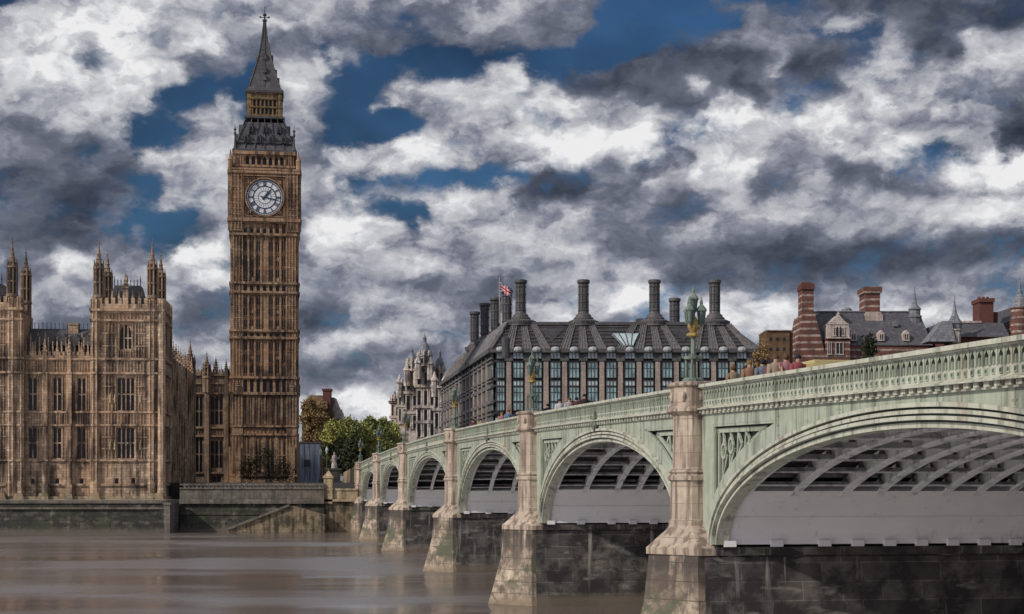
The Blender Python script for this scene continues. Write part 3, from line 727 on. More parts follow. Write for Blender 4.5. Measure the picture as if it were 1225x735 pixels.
# --- parapet and cornice, one length between each two columns
def strip(mb, ta, tb, w0, w1, d0, d1, step=1.2):
    n_ = max(1, int((tb - ta) / step)); rings = []
    for i in range(n_ + 1):
        t = ta + (tb - ta) * i / n_; z = P(t)
        rings.append([(w0, t, z + d0), (w1, t, z + d0), (w1, t, z + d1), (w0, t, z + d1)])
    mb.loft(rings)
def pstrip(mb, ta, tb, w0, w1, d0, d1, step=1.2): strip(mb, ta, tb, w0, w1, d0*.88, d1*.88, step)
for si, (t0, t1) in enumerate(zip(ENDS, ENDS[1:])):
    ta, tb = t0 + .7, t1 - .7
    cp = MB(); pstrip(cp, ta, tb, -.20, .34, -.13, 0); pstrip(cp, ta, tb, -.12, .28, -.19, -.13)
    pstrip(cp, ta, tb, -.03, .06, -.92, -.64); par = cp.build('parapet', CREAM, bridge)
    g = MB(); pstrip(g, ta, tb, -.045, .05, -.235, -.19)
    n_ = int((tb - ta) / .34); st_ = (tb - ta) / n_
    for i in range(n_ + 1):
        t = ta + i * st_; z = P(t)
        g.box(-.06, .06, t - .036, t + .036, z-0.5632, z-0.1672)
        if i < n_:
            q = st_ / 2
            g.add([(-.04, t+.045, z-0.2024), (-.04, t+q, z-0.2024), (-.04, t+q*.86, z-0.2376), (-.04, t+q*.45, z-0.3168), (-.04, t+.05, z-0.3696)], [(0,1,2,3,4)])
            g.add([(-.04, t+st_-.045, z-0.2024), (-.04, t+q, z-0.2024), (-.04, t+q*1.14, z-0.2376), (-.04, t+q*1.55, z-0.3168), (-.04, t+st_-.05, z-0.3696)], [(4,3,2,1,0)])
            g.box(-.05, .03, t + q - .018, t + q + .018, z-0.5632, z-0.3696)
            if si < 3:
                g.box(-.055, .0, t + q - .07, t + q + .07, z-0.7568, z-0.6072)
    g.build('pierced_panels', GREEN, par, fix=False)
    if si < 3:
        hd = MB()
        for i in range(n_):
            t = ta + (i + .5) * st_; z = P(t); hd.box(-.062, -.02, t - .045, t + .045, z-0.7216, z-0.6424)
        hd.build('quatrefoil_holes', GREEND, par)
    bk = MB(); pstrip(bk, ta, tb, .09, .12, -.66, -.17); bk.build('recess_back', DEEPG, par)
    co = MB(); rings = []
    n2 = max(1, int((tb - ta) / 1.2))
    for i in range(n2 + 1):
        t = ta + (tb - ta) * i / n2; z = P(t)
        rings.append([(.1, t, z-0.8096), (-.05, t, z-0.8096), (-.16, t, z-0.8668), (-.27, t, z-0.8800), (-.27, t, z-0.9196), (.1, t, z-0.9196)])
    co.loft(rings); pstrip(co, ta, tb, -.10, .1, -1.24, -1.185)
    co.build('cornice', CREAM, par)
    dn = MB(); bk = MB(); pstrip(bk, ta, tb, -.02, .05, -1.19, -1.04)
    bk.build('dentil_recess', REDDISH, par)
    n_d = int((tb - ta) / .50); sd2 = (tb - ta) / n_d
    for i in range(n_d):
        t = ta + (i + .5) * sd2; z = P(t); dn.box(-.17, 0, t - .13, t + .13, z-1.0428, z-0.9196)
    dn.build('dentils', CREAM, par)
# --- deck
dk = MB(); rings = []
for i in range(61):
    t = -150 + 290 * i / 60; z = P(t)
    rings.append([(.1, t, z-1.45), (BW_-.1, t, z-1.45), (BW_-.1, t, z-1.22), (.1, t, z-1.22)])
dk.loft(rings); deck = dk.build('deck', ASPH, bridge)
for (wa, wb) in ((.1, 3.6), (BW_ - 3.6, BW_ - .1)):
    fw = MB(); strip(fw, -150, 140, wa, wb, -1.216, -1.08, 4); fw.build('footway', PAVE, deck)
npz = MB(); strip(npz, -126, 140, BW_ - .2, BW_ + .2, -1.2, 0, 3); npz.build('parapet', GREEN, bridge)
sp2 = MB(); strip(sp2, 92.6, 140, 0, .3, -4, 0, 3); sp2.build('approach_parapet', PLINTH, bridge)
# --- piers
for pi_, t in enumerate(PIERS):
    m = MB()
    def ring(z, nose, hw, wb=BW_ + .6): return [(nose, t, z), (-.55, t - hw, z), (wb, t - hw, z), (wb + 2.2, t, z), (wb, t + hw, z), (-.55, t + hw, z)]
    m.loft([ring(-2.5, -3.3, 2.5), ring(0.0, -2.75, 2.35), ring(.5, -2.58, 2.30), ring(2.6, -2.0, 2.15), ring(4.35, -1.82, 2.08)])
    m2 = MB()
    base = m.build('pier', PIERBASE, bridge)
    pw = MB(); pw.box(-.3, BW_, t - 2.40, t + 2.40, -2.5, .28)
    pw.loft([[(-.3, t-2.37, .28), (BW_, t-2.37, .28), (BW_, t+2.37, .28), (-.3, t+2.37, .28)], [(-.3, t-2.13, 4.30), (BW_, t-2.13, 4.30), (BW_, t+2.13, 4.30), (-.3, t+2.13, 4.30)]])
    pw.build('pier_wall', PIERWALL, base)
    lg = MB(); lg.box(.1, BW_, t - 2.26, t + 2.26, 4.36, 4.66); lg.build('ledge', PIERWALL, base)
    # sloping weathering between cutwater and column
    sh = MB(); sh.loft([ring(4.35, -1.92, 2.16, 1.0), ring(4.60, -1.92, 2.16, 1.0)])
    cw = -.06; c8 = 1 / math.cos(math.pi / 8)
    sh.loft([[(-1.9, t, 4.60), (-1.2, t-1.1, 4.60), (-.55, t-2.12, 4.60), (.6, t-2.12, 4.6), (.6, t+2.12, 4.6), (-.55, t+2.12, 4.6), (-1.2, t+1.1, 4.6)],
             [(-.98, t, 5.40), (-.95, t-.35, 5.40), (-.45, t-.92, 5.40), (.6, t-.95, 5.4), (.6, t+.95, 5.4), (-.45, t+.92, 5.40), (-.95, t+.35, 5.4)]])
    sh.build('weathering', GRANITE, base)
    top = P(t) + .12
    co = MB(); bandz = 5.4 + (top - 5.4) * .33
    co.lathe(cw, t, [(.90*c8, 5.2), (.90*c8, 5.55), (.85*c8, 5.62), (.84*c8, bandz-.12), (.93*c8, bandz-.08), (.93*c8, bandz+.06), (.84*c8, bandz+.14), (.90*c8, bandz+.22), (.80*c8, bandz+.34), (.77*c8, bandz+.40), (.75*c8, top-1.25)])
    col = co.build('column', GRANITE, base)
    cp = MB(); cp.lathe(cw, t, [(.75*c8, top-1.25), (.97*c8, top-1.10), (.97*c8, top-1.0), (.86*c8, top-.90), (.86*c8, top-.22), (.96*c8, top-.16), (.96*c8, top-.05), (.80*c8, top)])
    for k in range(8):
        a = math.pi / 4 * k; x, y = cw + .87 * math.cos(a), t + .87 * math.sin(a)
        if x < .2: cp.ball((x, y, top - .56), .17, 6, 4, (.6, .8, 1.2))
    cp.build('capital', GRANITE, col)

# ================================================================ lamps on the pier heads
LANTGL = plain('green grey lantern glass', (.16,.21,.20), .15, 0, .5)
def make_lamp():
    r = empty('street_lamp', (0, 0, 0))
    m = MB(); m.lathe(0, 0, [(.42, 0), (.42, .1), (.34, .16)], 8)
    m.build('base', LAMPG, r)
    m = MB(); m.lathe(0, 0, [(.13, .12), (.10, 1.1), (.09, 1.7)], 8)
    for k in range(4):
        a = math.pi/4 + math.pi/2*k; x, y = .27*math.cos(a), .27*math.sin(a)
        m.lathe(x, y, [(.05, .14), (.04, .85), (.07, .92), (.02, 1.06)], 6)
    m.lathe(0, 0, [(.36, .86), (.36, .95), (.1, 1.0)], 8)
    m.build('post', LAMPG, r)
    m = MB(); m.lathe(0, 0, [(.10, 1.66), (.26, 1.72), (.26, 1.80), (.12, 1.86), (.22, 2.02), (.19, 2.25), (.11, 2.42)], 8)
    for k in range(3):
        a = R(90) + 2*math.pi/3*k; c, s_ = math.cos(a), math.sin(a)
        m.tube([(0, 0, 2.05), (.25*c, .25*s_, 2.0), (.30*c, .30*s_, 2.12), (.30*c, .30*s_, 2.22)], .035, 5)
    m.build('collar', GOLD, r)
    spots = [(.30*math.cos(R(90) + 2*math.pi/3*k), .30*math.sin(R(90) + 2*math.pi/3*k), 2.2) for k in range(3)] + [(0, 0, 2.62)]
    m = MB(); m.lathe(0, 0, [(.07, 2.4), (.06, 2.64)], 6); m.build('stem', LAMPG, r)
    for (x, y, z) in spots:
        f = MB()
        for k in range(6):
            a = math.pi/3*k; f.bar((x+.11*math.cos(a), y+.11*math.sin(a), z), (x+.17*math.cos(a), y+.17*math.sin(a), z+.46), .028)
        f.lathe(x, y, [(.07, z-.06), (.12, z+.02)], 6); f.lathe(x, y, [(.20, z+.44), (.20, z+.50), (.11, z+.62), (.05, z+.69), (.06, z+.74), (.012, z+.98)], 6)
        fo = f.build('lantern', LAMPG, r)
        gl = MB(); gl.lathe(x, y, [(.10, z+.03), (.155, z+.43)], 6); gl.build('glazing', LANTGL, fo)
    return r
lamp0 = make_lamp()
lamp_lab = ['tallest looking green three branch lamp on the pier head left of the largest arch', 'green branch lamp before the wide office block, on the second pier head from the right',
 'green branch lamp on the pier head in front of the domed stone building', 'small green lamp on the pier head just left of the domed stone building',
 'small green lamp on the pier head beside the green trees', 'farthest tiny green lamp on the last pier head before the trees']
for i, t in enumerate(PIERS):
    o = lamp0 if i == 0 else copy_tree(lamp0)
    o.location = bw(t, -.12, P(t) + .12); o.rotation_euler = (0, 0, TH + R(20))
    tag(o, lamp_lab[i], 'street lamp', 'branch lamps on the bridge piers')
# ================================================================ gothic helpers
def ribs(mb, a0, a1, z0, z1, n, w=.09, out=.08):
    for i in range(n + 1):
        a = a0 + (a1 - a0) * i / n; mb.box(a - w/2, a + w/2, -out, .02, z0, z1)
def panelling(mb, a0, a1, z0, z1, n, out=.15):
    """blind tracery: thin uprights with pointed heads"""
    ribs(mb, a0, a1, z0, z1, n, .10, out); s = (a1 - a0) / n
    for i in range(n):
        a = a0 + s * i
        h = min(.6, (z1 - z0) * .3)
        mb.add([(a, -out*.8, z1), (a + s/2, -out*.8, z1), (a, -out*.8, z1 - h)], [(0, 2, 1)]); mb.add([(a + s, -out*.8, z1), (a + s/2, -out*.8, z1), (a + s, -out*.8, z1 - h)], [(0, 1, 2)])
def string(mb, a0, a1, z, h=.28, out=.22, e0=0, e1=0):
    out *= 1.45
    mb.box(a0 - e0, a1 + e1, -out, .05, z - h/2, z + h/2); mb.box(a0 - e0*.5, a1 + e1*.5, -out*.5, .05, z - h, z - h/2)
def battlement(mb, a0, a1, z, h, n, d0=-.1, d1=.25):
    s = (a1 - a0) / n
    mb.box(a0, a1, d0, d1, z, z + h * .45)
    for i in range(n): mb.box(a0 + s*(i+.15), a0 + s*(i+.7), d0, d1, z + h*.45, z + h)
def pinnacle(mb, x, y, r, z0, z1, z2):
    mb.lathe(x, y, [(r*1.35, z0), (r*1.35, z1-.15)], 4, math.pi/4); mb.lathe(x, y, [(r*1.7, z1-.15), (r*1.7, z1), (r*1.1, z1+.12), (.05, z2-.25), (.12, z2-.2), (.1, z2-.08), (.02, z2)], 4, math.pi/4)
    for k in range(3):
        z = z1 + (z2 - z1) * (.15 + .24 * k); rr = r * (1.25 - .35 * k)
        mb.lathe(x, y, [(rr*.6, z), (rr*1.15, z+.08), (rr*.5, z+.2)], 4, 0)
def turret(mb, dk, x, y, r, z0, zb, z1, z2):
    """octagonal turret: shaft, open belfry stage between zb and z1, crocketed spirelet"""
    c8 = 1/math.cos(math.pi/8)
    mb.lathe(x, y, [(r*c8, z0), (r*c8, zb)], 8)
    mb.lathe(x, y, [(r*1.22*c8, zb-.2), (r*1.22*c8, zb+.1), (r*c8, zb+.3)], 8)
    dk.lathe(x, y, [(r*.72, zb), (r*.72, z1)], 8)  # dark core stands in for the shade inside the open belfry
    for k in range(8):
        a = math.pi/8 + math.pi/4*k; px, py = x + r*.98*math.cos(a), y + r*.98*math.sin(a)
        mb.lathe(px, py, [(.15*r+.05, z0), (.15*r+.05, z1+.1), (.02, z1 + (z2-z1)*.28)], 4, a)
    zm = (zb + z1)/2
    mb.lathe(x, y, [(r*c8, zm-.12), (r*c8, zm+.12)], 8)
    mb.lathe(x, y, [(r*1.15*c8, z1-.12), (r*1.15*c8, z1+.12), (r*.86, z1+.25), (r*.60, z1+(z2-z1)*.22), (r*.36, z1+(z2-z1)*.45), (.07, z1+(z2-z1)*.78), (.2, z1+(z2-z1)*.80), (.05, z1+(z2-z1)*.84), (.03, z2)], 8)
    for k in range(4):
        z = z1 + (z2-z1)*(.12 + .15*k); rr = r*(.92 - .2*k)
        mb.lathe(x, y, [(rr*.7, z), (rr*1.02, z+.12), (rr*.6, z+.28)], 8, 0)

_wm = {}
def gothic_window(parent, M, a0, a1, z0, z1, lights, stone, arched=False, transoms=(.5,)):
    """mullioned window set in an opening: stone frame part with its leaded pane; equal sizes share their meshes"""
    w, h = a1 - a0, z1 - z0; key = (round(w, 2), round(h, 2), lights, stone.name, arched, transoms)
    if key not in _wm:
        m = MB(); s = w / lights
        for i in range(lights + 1):
            a = s*i; hw = .085 if 0 < i < lights else .11
            m.box(max(0, a-hw), min(w, a+hw), .10, .34, 0, h)
        for q in transoms: m.box(0, w, .12, .34, h*q-.08, h*q+.08)
        for i in range(lights):
            a = s*i; hh = s*.7
            for top in [h] + [h*q for q in transoms]:
                m.add([(a, .14, top), (a+s/2, .14, top), (a+s*.22, .14, top-hh*.4), (a, .14, top-hh)], [(0,3,2,1)])
                m.add([(a+s, .14, top), (a+s/2, .14, top), (a+s*.78, .14, top-hh*.4), (a+s, .14, top-hh)], [(0,1,2,3)])
        if arched:
            k = w*.8
            m.add([(0, .08, h), (w/2, .08, h), (w*.2, .08, h-k*.28), (0, .08, h-k)], [(0,3,2,1)]); m.add([(w, .08, h), (w/2, .08, h), (w*.8, .08, h-k*.28), (w, .08, h-k)], [(0,1,2,3)])
        f = m.build('window', stone, parent, fix=False)
        g = MB(); g.add([(0, .30, 0), (w, .30, 0), (w, .30, h), (0, .30, h)], [(0,1,2,3)]); p = g.build('pane', DARKGL, f, fix=False)
        _wm[key] = f; o = f
    else:
        src = _wm[key]; o = link(src.copy()); o.parent = parent
        p = link(src.children[0].copy()); p.parent = o
    o.matrix_local = M @ Matrix.Translation((a0, 0, z0)); return o

# ================================================================ the palace
PS = F_PX / 238.0
PTH = R(6.4)
PO = Vector(((195 - CX) / PS, 238.0, 0))
def pz(y): return CAM_H + (HOR_Y - y) / PS
def px(x): return (x - 195) / (PS * 1.012)
palace = empty('gothic_palace', PO, PTH, 'long honey brown gothic palace with spired corner towers beside the river', 'palace')
FRONT = Matrix.Identity(4)
NORTH = Matrix.Rotation(R(90), 4, 'Z')                  # a runs back from the corner, outward = +x
zs = dict(pl=pz(594), gb=pz(580), s1=pz(551), w1b=pz(548.5), w1t=pz(512), s2=pz(509), s3=pz(493.5), w2b=pz(491.5), w2t=pz(452.5), s4=pz(447), s5=pz(430), pav=pz(384), par=pz(372), cren=pz(359))
REC = 1.1
def front_wall(mb, a0, a1, openings, ztop, y=0.0):
    mb.M = FRONT @ Matrix.Translation((0, y, 0)); wall(mb, a0, a1, zs['pl'], ztop, openings, 0, .55)
    for z, h, o in ((zs['s1'], .26, .22), (zs['s2'], .24, .2), (zs['s3'], .24, .2), (zs['s4'], .3, .28)): string(mb, a0, a1, z, h, o)
    string(mb, a0, a1, zs['gb'], .3, .18)
# ---- body: walls
body = MB(); lightm = MB(); dark = MB(); windows = []
mid0, mid1 = px(29), px(108)
# mid section (recessed)
ops = []
for c in (40, 68.7, 97.5):
    w = 5.4
    for zb_, zt_ in ((zs['w1b'], zs['w1t']), (zs['w2b'], zs['w2t'])): ops.append((px(c-w), px(c+w), zb_, zt_)); windows.append((FRONT, REC, px(c-w), px(c+w), zb_, zt_, 2, False, (.5,)))
    ops.append((px(c-3), px(c+3), pz(582), pz(572.5))); windows.append((FRONT, REC, px(c-3), px(c+3), pz(582), pz(572.5), 1, False, ()))
front_wall(body, mid0, mid1, ops, zs['s5'] + .2, REC)
body.M = Matrix.Translation((0, REC, 0))
for c in (26, 54.5, 83, 111):
    a = px(c); body.box(a-.42, a+.42, -.55, .05, zs['pl'], zs['s4']); body.box(a-.30, a+.30, -.72, .05, zs['pl'], zs['s2']); body.box(a-.5, a+.5, -.8, .05, zs['pl'], zs['gb'])
    for z in (zs['s1'], zs['s2'], zs['s3'], zs['s4']): body.box(a-.5, a+.5, -.8 if z < zs['s2']+.1 else -.62, .05, z-.12, z+.12)
    pinnacle(body, a, -.25, .30, zs['s4'], zs['s5'] + 1.2, pz(402))
for (l, r_) in ((29, 34), (46, 53), (56, 62.5), (75, 81.5), (84.5, 91.5), (103.5, 108)):
    panelling(body, px(l), px(r_), zs['s1']+.3, zs['s2']-.2, 2); panelling(body, px(l), px(r_), zs['s3']+.2, zs['s4']-.3, 2); 
panelling(body, mid0, mid1, zs['s2']+.15, zs['s3']-.15, 26); panelling(body, mid0, mid1, zs['s4']+.25, zs['s5']-.1, 24); string(body, mid0, mid1, zs['s5'], .24, .25)
battlement(body, mid0, mid1, zs['s5']+.1, 1.0, 14)
for c in (40, 68.7, 97.5):
    pinnacle(body, px(c), .05, .18, zs['s5'], zs['s5']+1.3, pz(410))
# right pavilion front + north return (10 m), left pavilion front
def pavilion(pr, nm):
    """pr: px of left edge, right edge"""
    l, r_ = pr; c = (l + r_)/2 - 1.5
    ops = []
    for zb_, zt_ in ((zs['w1b'], zs['w1t']), (zs['w2b'], zs['w2t'])): ops.append((px(c-10.5), px(c+10.5), zb_, zt_)); windows.append((FRONT, 0, px(c-10.5), px(c+10.5), zb_, zt_, 4, False, (.5,)))
    ops.append((px(c-7), px(c+7), pz(418), pz(389))); windows.append((FRONT, 0, px(c-7), px(c+7), pz(418), pz(389), 3, True, (.45,)))
    for q in (-14, 6): ops.append((px(c+q), px(c+q+6), pz(582), pz(572))); windows.append((FRONT, 0, px(c+q), px(c+q+6), pz(582), pz(572), 1, False, ()))
    front_wall(body, px(l), px(r_), ops, zs['par'], 0)
    body.M = Matrix.Identity(4)
    for z in (zs['s5'], zs['pav']): string(body, px(l), px(r_), z, .3, .3, .2, .2)
    for (q0, q1) in ((l+13, c-12), (c+12, r_-19)):
        panelling(body, px(q0), px(q1), zs['s1']+.3, zs['s2']-.2, 4); panelling(body, px(q0), px(q1), zs['s3']+.2, zs['s4']-.3, 4); panelling(body, px(q0), px(q1), zs['s5']+.3, zs['pav']-.3, 4); panelling(body, px(q0), px(q1), zs['gb']+1.2, zs['s1']-.3, 3, .05)
    panelling(body, px(l+13), px(r_-19), zs['s2']+.15, zs['s3']-.15, 14); panelling(body, px(l+13), px(r_-19), zs['s4']+.2, zs['s5']-.2, 14)
    panelling(body, px(l), px(r_), zs['pav']+.2, zs['par']-.1, 20, .16)
    for z_ in (.33, .66):
        for (zb_, zt_) in ((zs['s5'], zs['pav']), (zs['s3'], zs['s4']), (zs['s1'], zs['s2'])): z = zb_ + (zt_-zb_)*z_; body.box(px(l+13), px(c-12), -.18, .02, z-.09, z+.09); body.box(px(c+12), px(r_-19), -.18, .02, z-.09, z+.09)
    ribs(body, px(c-11.5), px(c+11.5), zs['s5']+.2, pz(420), 8, .09, .15); ribs(body, px(c-11.5), px(c-8), pz(420), zs['pav']-.2, 1, .09, .15); ribs(body, px(c+8), px(c+11.5), pz(420), zs['pav']-.2, 1, .09, .15)
    for q in (-18, -12.5, 12, 17.5):                     # niches with statues beside the windows
        for zb_ in (zs['s1']+1.6, zs['s3']+1.4): lightm.M = Matrix.Identity(4); lightm.lathe(px(c+q), -.14, [(.16, zb_), (.2, zb_+.5), (.15, zb_+1.1), (.09, zb_+1.25), (.11, zb_+1.4), (.02, zb_+1.55)], 6)
    string(body, px(l), px(r_), zs['par'], .4, .4, .25, .25)
    battlement(body, px(l), px(r_), zs['par']+.2, zs['cren']-zs['par'], 11, -.3, .15)
    for q in (-16, -8, 8, 16): pinnacle(body, px(c+q), -.1, .16, zs['par'], zs['cren']+.2, pz(349))
    pinnacle(body, px(c), -.1, .42, zs['par'], pz(345), pz(325))
    for a in (px(l+5), px(r_-13), px(r_-3)):             # corner buttress shafts with light faces
        w_ = .62 if a != px(r_-3) else .45
        body.lathe(a, .15, [(w_*1.25, zs['pl']), (w_*1.25, zs['gb']+.3), (w_, zs['gb']+.6), (w_, zs['cren'])], 8)
        for z in (zs['gb'], zs['s1'], zs['s2'], zs['s3'], zs['s4'], zs['s5'], zs['pav'], zs['par']): body.lathe(a, .15, [(w_*1.3, z-.16), (w_*1.3, z+.16)], 8)
        for k in range(8): aa = math.pi/8+math.pi/4*k; body.lathe(a+w_*1.05*math.cos(aa), .15+w_*1.05*math.sin(aa), [(.09, zs['gb']), (.09, zs['cren'])], 4, aa)
pavilion((110, 195), 'r'); pavilion((-55, 30), 'l')
# north side of the pavilion and the long north front
body.M = NORTH; nd = 10.0; LN = 53.0
ops = []
for c in (3.2, 6.8):
    for zb_, zt_ in ((zs['w1b'], zs['w1t']), (zs['w2b'], zs['w2t'])): ops.append((c-.8, c+.8, zb_, zt_)); windows.append((NORTH, 0, c-.8, c+.8, zb_, zt_, 2, False, (.5,)))
ops.append((4.2, 6.0, pz(418), pz(389))); windows.append((NORTH, 0, 4.2, 6.0, pz(418), pz(389), 3, True, (.45,)))
wall(body, .55, nd, zs['pl'], zs['par'], ops, 0, .55)
for z in (zs['gb'], zs['s1'], zs['s2'], zs['s3'], zs['s4'], zs['s5'], zs['pav'], zs['par']): string(body, 0, nd, z, .28, .28)
battlement(body, 0, nd, zs['par']+.2, zs['cren']-zs['par'], 11, -.3, .15)
for q in (1.2, 5.0, 8.6): panelling(body, q-.7, q+.7, zs['s1']+.3, zs['s2']-.2, 2); panelling(body, q-.7, q+.7, zs['s3']+.2, zs['s4']-.3, 2); panelling(body, q-.7, q+.7, zs['s5']+.3, zs['pav']-.3, 2)
for c in (0.0, nd): body.lathe(c, .2, [(.75, zs['pl']), (.6, zs['gb']+.5), (.6, zs['cren'])], 8)
body.M = NORTH @ Matrix.Translation((0, .7, 0))
nb = 11; s = (LN - nd) / nb; ops = []
zt = zs['s5'] + .2
for i in range(nb):
    c = nd + s*(i + .5)
    for zb_, zt_ in ((zs['w1b'], zs['w1t']), (zs['w2b'], zs['w2t'])): ops.append((c-1.0, c+1.0, zb_, zt_)); windows.append((NORTH, .7, c-1.0, c+1.0, zb_, zt_, 3, False, (.5,)))
    ops.append((c-.5, c+.5, pz(582), pz(572))); windows.append((NORTH, .7, c-.5, c+.5, pz(582), pz(572), 1, False, ()))
wall(body, nd, LN, zs['pl'], zt, ops, 0, .55)
for z in (zs['gb'], zs['s1'], zs['s2'], zs['s3'], zs['s4'], zs['s5']): string(body, nd, LN, z, .28, .28)
panelling(body, nd, LN, zs['s2']+.15, zs['s3']-.15, 44); panelling(body, nd, LN, zs['s4']+.2, zs['s5']-.1, 44)
battlement(body, nd, LN, zt, 1.6, 44); panelling(body, nd, LN, zt+.1, zt+.9, 40)
for i in range(nb + 1):
    a = nd + s*i; body.box(a-.4, a+.4, -.85, .05, zs['pl'], zs['s4']); body.box(a-.5, a+.5, -1.05, .05, zs['pl'], zs['gb']); pinnacle(body, a, -.45, .36, zs['s4'], zt+1.4, zt+4.2)
    if i < nb: pinnacle(body, a + s/2, -.1, .2, zt, zt+1.9, zt+3.2)
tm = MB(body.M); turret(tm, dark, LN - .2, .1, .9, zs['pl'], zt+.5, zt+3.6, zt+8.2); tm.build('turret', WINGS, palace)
# corner turrets of the pavilions
body.M = Matrix.Identity(4); dark.M = Matrix.Identity(4)
for (l, r_) in ((110, 195), (-55, 30)):
    for (cx_, cy_, k) in ((px(l+8.5), .5, 1), (px(r_-13), .5, 1), (px(l+8.5), nd-.4, .96), (px(r_-11), nd-.4, .96)):
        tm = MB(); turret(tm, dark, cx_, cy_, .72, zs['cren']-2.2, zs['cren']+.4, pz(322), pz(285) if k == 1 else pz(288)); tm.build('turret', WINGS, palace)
body.build('walls', STONE, palace, fix=False)
dark.build('turret_shade_core', IRON, palace)  # solid dark cores, shade of the turret openings put into their colour
lightm.build('niche_statues', PLINTH, palace)
for (Mx, d, a0, a1, z0, z1, n_, ar, tr) in windows:
    gothic_window(palace, Mx @ Matrix.Translation((0, d, 0)), a0, a1, z0, z1, n_, STONE, ar, tr)
# solid backing inside the walls
bk = MB(); bk.box(px(110)+.3, -.58, .56, nd-.5, zs['pl'], zs['par']-.4); bk.box(px(-55)+.3, px(30)-.3, .56, nd-.5, zs['pl'], zs['par']-.4); bk.box(px(29)-.5, px(110)+.5, REC+.56, nd-.5, zs['pl'], zs['s5']-.3); bk.box(px(-54), -1.5, nd-.6, 30, zs['pl'], zs['s5']-.3); bk.box(-40, -1.4, nd-1, LN-.3, zs['pl'], zt-.3); bk.box(px(-400), px(-54), .5, 26, zs['pl'], zs['s5']); bk.build('inner_walls', STONE, palace)
# plinth
pl = MB(); pl.box(px(-400), .5, -.35, .6, 4.2, zs['pl']-.35); pl.box(px(-400), .35, -.2, .6, zs['pl']-.35, zs['pl'])
pl.box(.0, .5, -.3, 12, 4.2, zs['pl'])
for c in (26, 54.5, 83, 115, 180, 190, 5, -20): pl.prism([(px(c)-1.0, 4.3), (px(c)+1.0, 4.3), (px(c)+.55, zs['pl']+.5), (px(c)-.55, zs['pl']+.5)], -.75, .3)
pl.build('plinth', PLINTH, palace)
# roofs
rf = MB(); rf.frustum(mid0-1, mid1+1, REC+1.0, REC+14, zs['s5']+.3, mid0-1, mid1+1, REC+5.6, REC+9, pz(391)); roof = rf.build('roof', SLATE, palace)
cr = MB(); cr.box(mid0, mid1, REC+5.6, REC+5.7, pz(391.5), pz(390)); k = mid0
while k < mid1: cr.lathe(k, REC+5.65, [(.07, pz(391)), (.05, pz(384.5)), (.12, pz(384)), (.01, pz(382))], 4); k += .62
cr.build('roof_cresting', IRON, roof)
ch = MB(); a = px(81); ch.box(a-.75, a+.75, REC+5.0, REC+6.4, pz(396), pz(385)); ch.box(a-.85, a+.85, REC+4.9, REC+6.5, pz(385), pz(383)); ch.build('chimney', STONE, roof)
dm = MB()
for c in (47, 61, 75, 90, 103): dm.prism([(px(c)-.5, pz(413)), (px(c)+.5, pz(413)), (px(c)+.5, pz(405)), (px(c), pz(399)), (px(c)-.5, pz(405))], REC+.8, REC+4)
dm.build('dormers', SLATE, roof)
pn = MB()
for i in range(15):
    a = mid0 + .4 + (mid1 - mid0 - .8)*i/14
    pinnacle(pn, a, REC + .15, .10, zs['s5'] + .8, pz(416 - 3*(i % 2)), pz(409 - 5*(i % 2)))
for i in range(9):
    a = mid0 + .6 + (mid1 - mid0 - 1.2)*i/8
    pn.lathe(a, REC + 2.6, [(.16, pz(408)), (.14, pz(401)), (.02, pz(396))], 4, math.pi/4)
pn.build('roof_pinnacles', STONE, roof)
for (l, r_) in ((110, 195), (-55, 30)):
    c0, c1 = px(l+16), px(r_-22); rf = MB(); rf.frustum(c0, c1, 1.2, nd-1.2, zs['par'], c0+1.0, c1-1.0, 3.4, nd-3.4, pz(339)); ro = rf.build('tower_roof', IRON, palace)
    cr = MB()
    for i in range(9):
        a = c0 + 1.0 + (c1-c0-2.0)*i/8; cr.lathe(a, 3.4, [(.10, pz(340)), (.07, pz(335)), (.13, pz(334)), (.02, pz(331-(i%4==0)*5))], 4)
    for i in range(5):
        a = c0 + (c1-c0)*(i+.5)/5; cr.lathe(a, 1.6, [(.26, pz(366)), (.26, pz(355)), (.02, pz(346-(i%2)*4))], 4, math.pi/4)
    cr.build('roof_cresting', IRON, ro)
nr = MB(); nr.M = NORTH; nr.frustum(nd, LN-1, 2, 12, zt, nd, LN-2, 6, 8, zt+3.0); nr.build('roof', SLATE, palace)

# ---- the link wing between palace and clock tower
WS = F_PX / 312.0
wing = empty('palace_wing', ((255-CX)/WS, 312, 0), PTH, 'shaded lower gothic wing joining the palace to the clock tower', 'wing')
def wz(y): return CAM_H + (HOR_Y - y)/WS
def wx(x): return (x - 255)/WS
m = MB(); ops = [(wx(251.5), wx(267), wz(560), wz(527)), (wx(251.5), wx(267), wz(508), wz(474)), (wx(234), wx(243), wz(565), wz(522)), (wx(234), wx(243), wz(510), wz(474)), (wx(253), wx(265), wz(577), wz(569))]
wall(m, wx(222), wx(279), 6.5, wz(449), ops, 0, .6)
for y in (566, 522, 512, 471, 459, 449): string(m, wx(222), wx(279), wz(y), .3, .3)
panelling(m, wx(222), wx(279), wz(519.5), wz(514), 18); panelling(m, wx(222), wx(279), wz(469), wz(461), 18); panelling(m, wx(268), wx(279), wz(560), wz(525), 3); panelling(m, wx(268), wx(279), wz(508), wz(474), 3)
for c in (247.5, 270.5): m.box(wx(c)-.45, wx(c)+.45, -.7, .05, 6.5, wz(455)); pinnacle(m, wx(c), -.3, .34, wz(455), wz(441), wz(430))
dk = MB(); turret(m, dk, wx(247.5), -.2, .75, wz(470), wz(452), wz(440), wz(420)); pinnacle(m, wx(255.5), 6, .45, wz(455), wz(436), wz(424))
battlement(m, wx(222), wx(279), wz(449), 1.2, 16)
m.build('walls', WINGS, wing, fix=False); dk.build('turret_shade_core', IRON, wing)
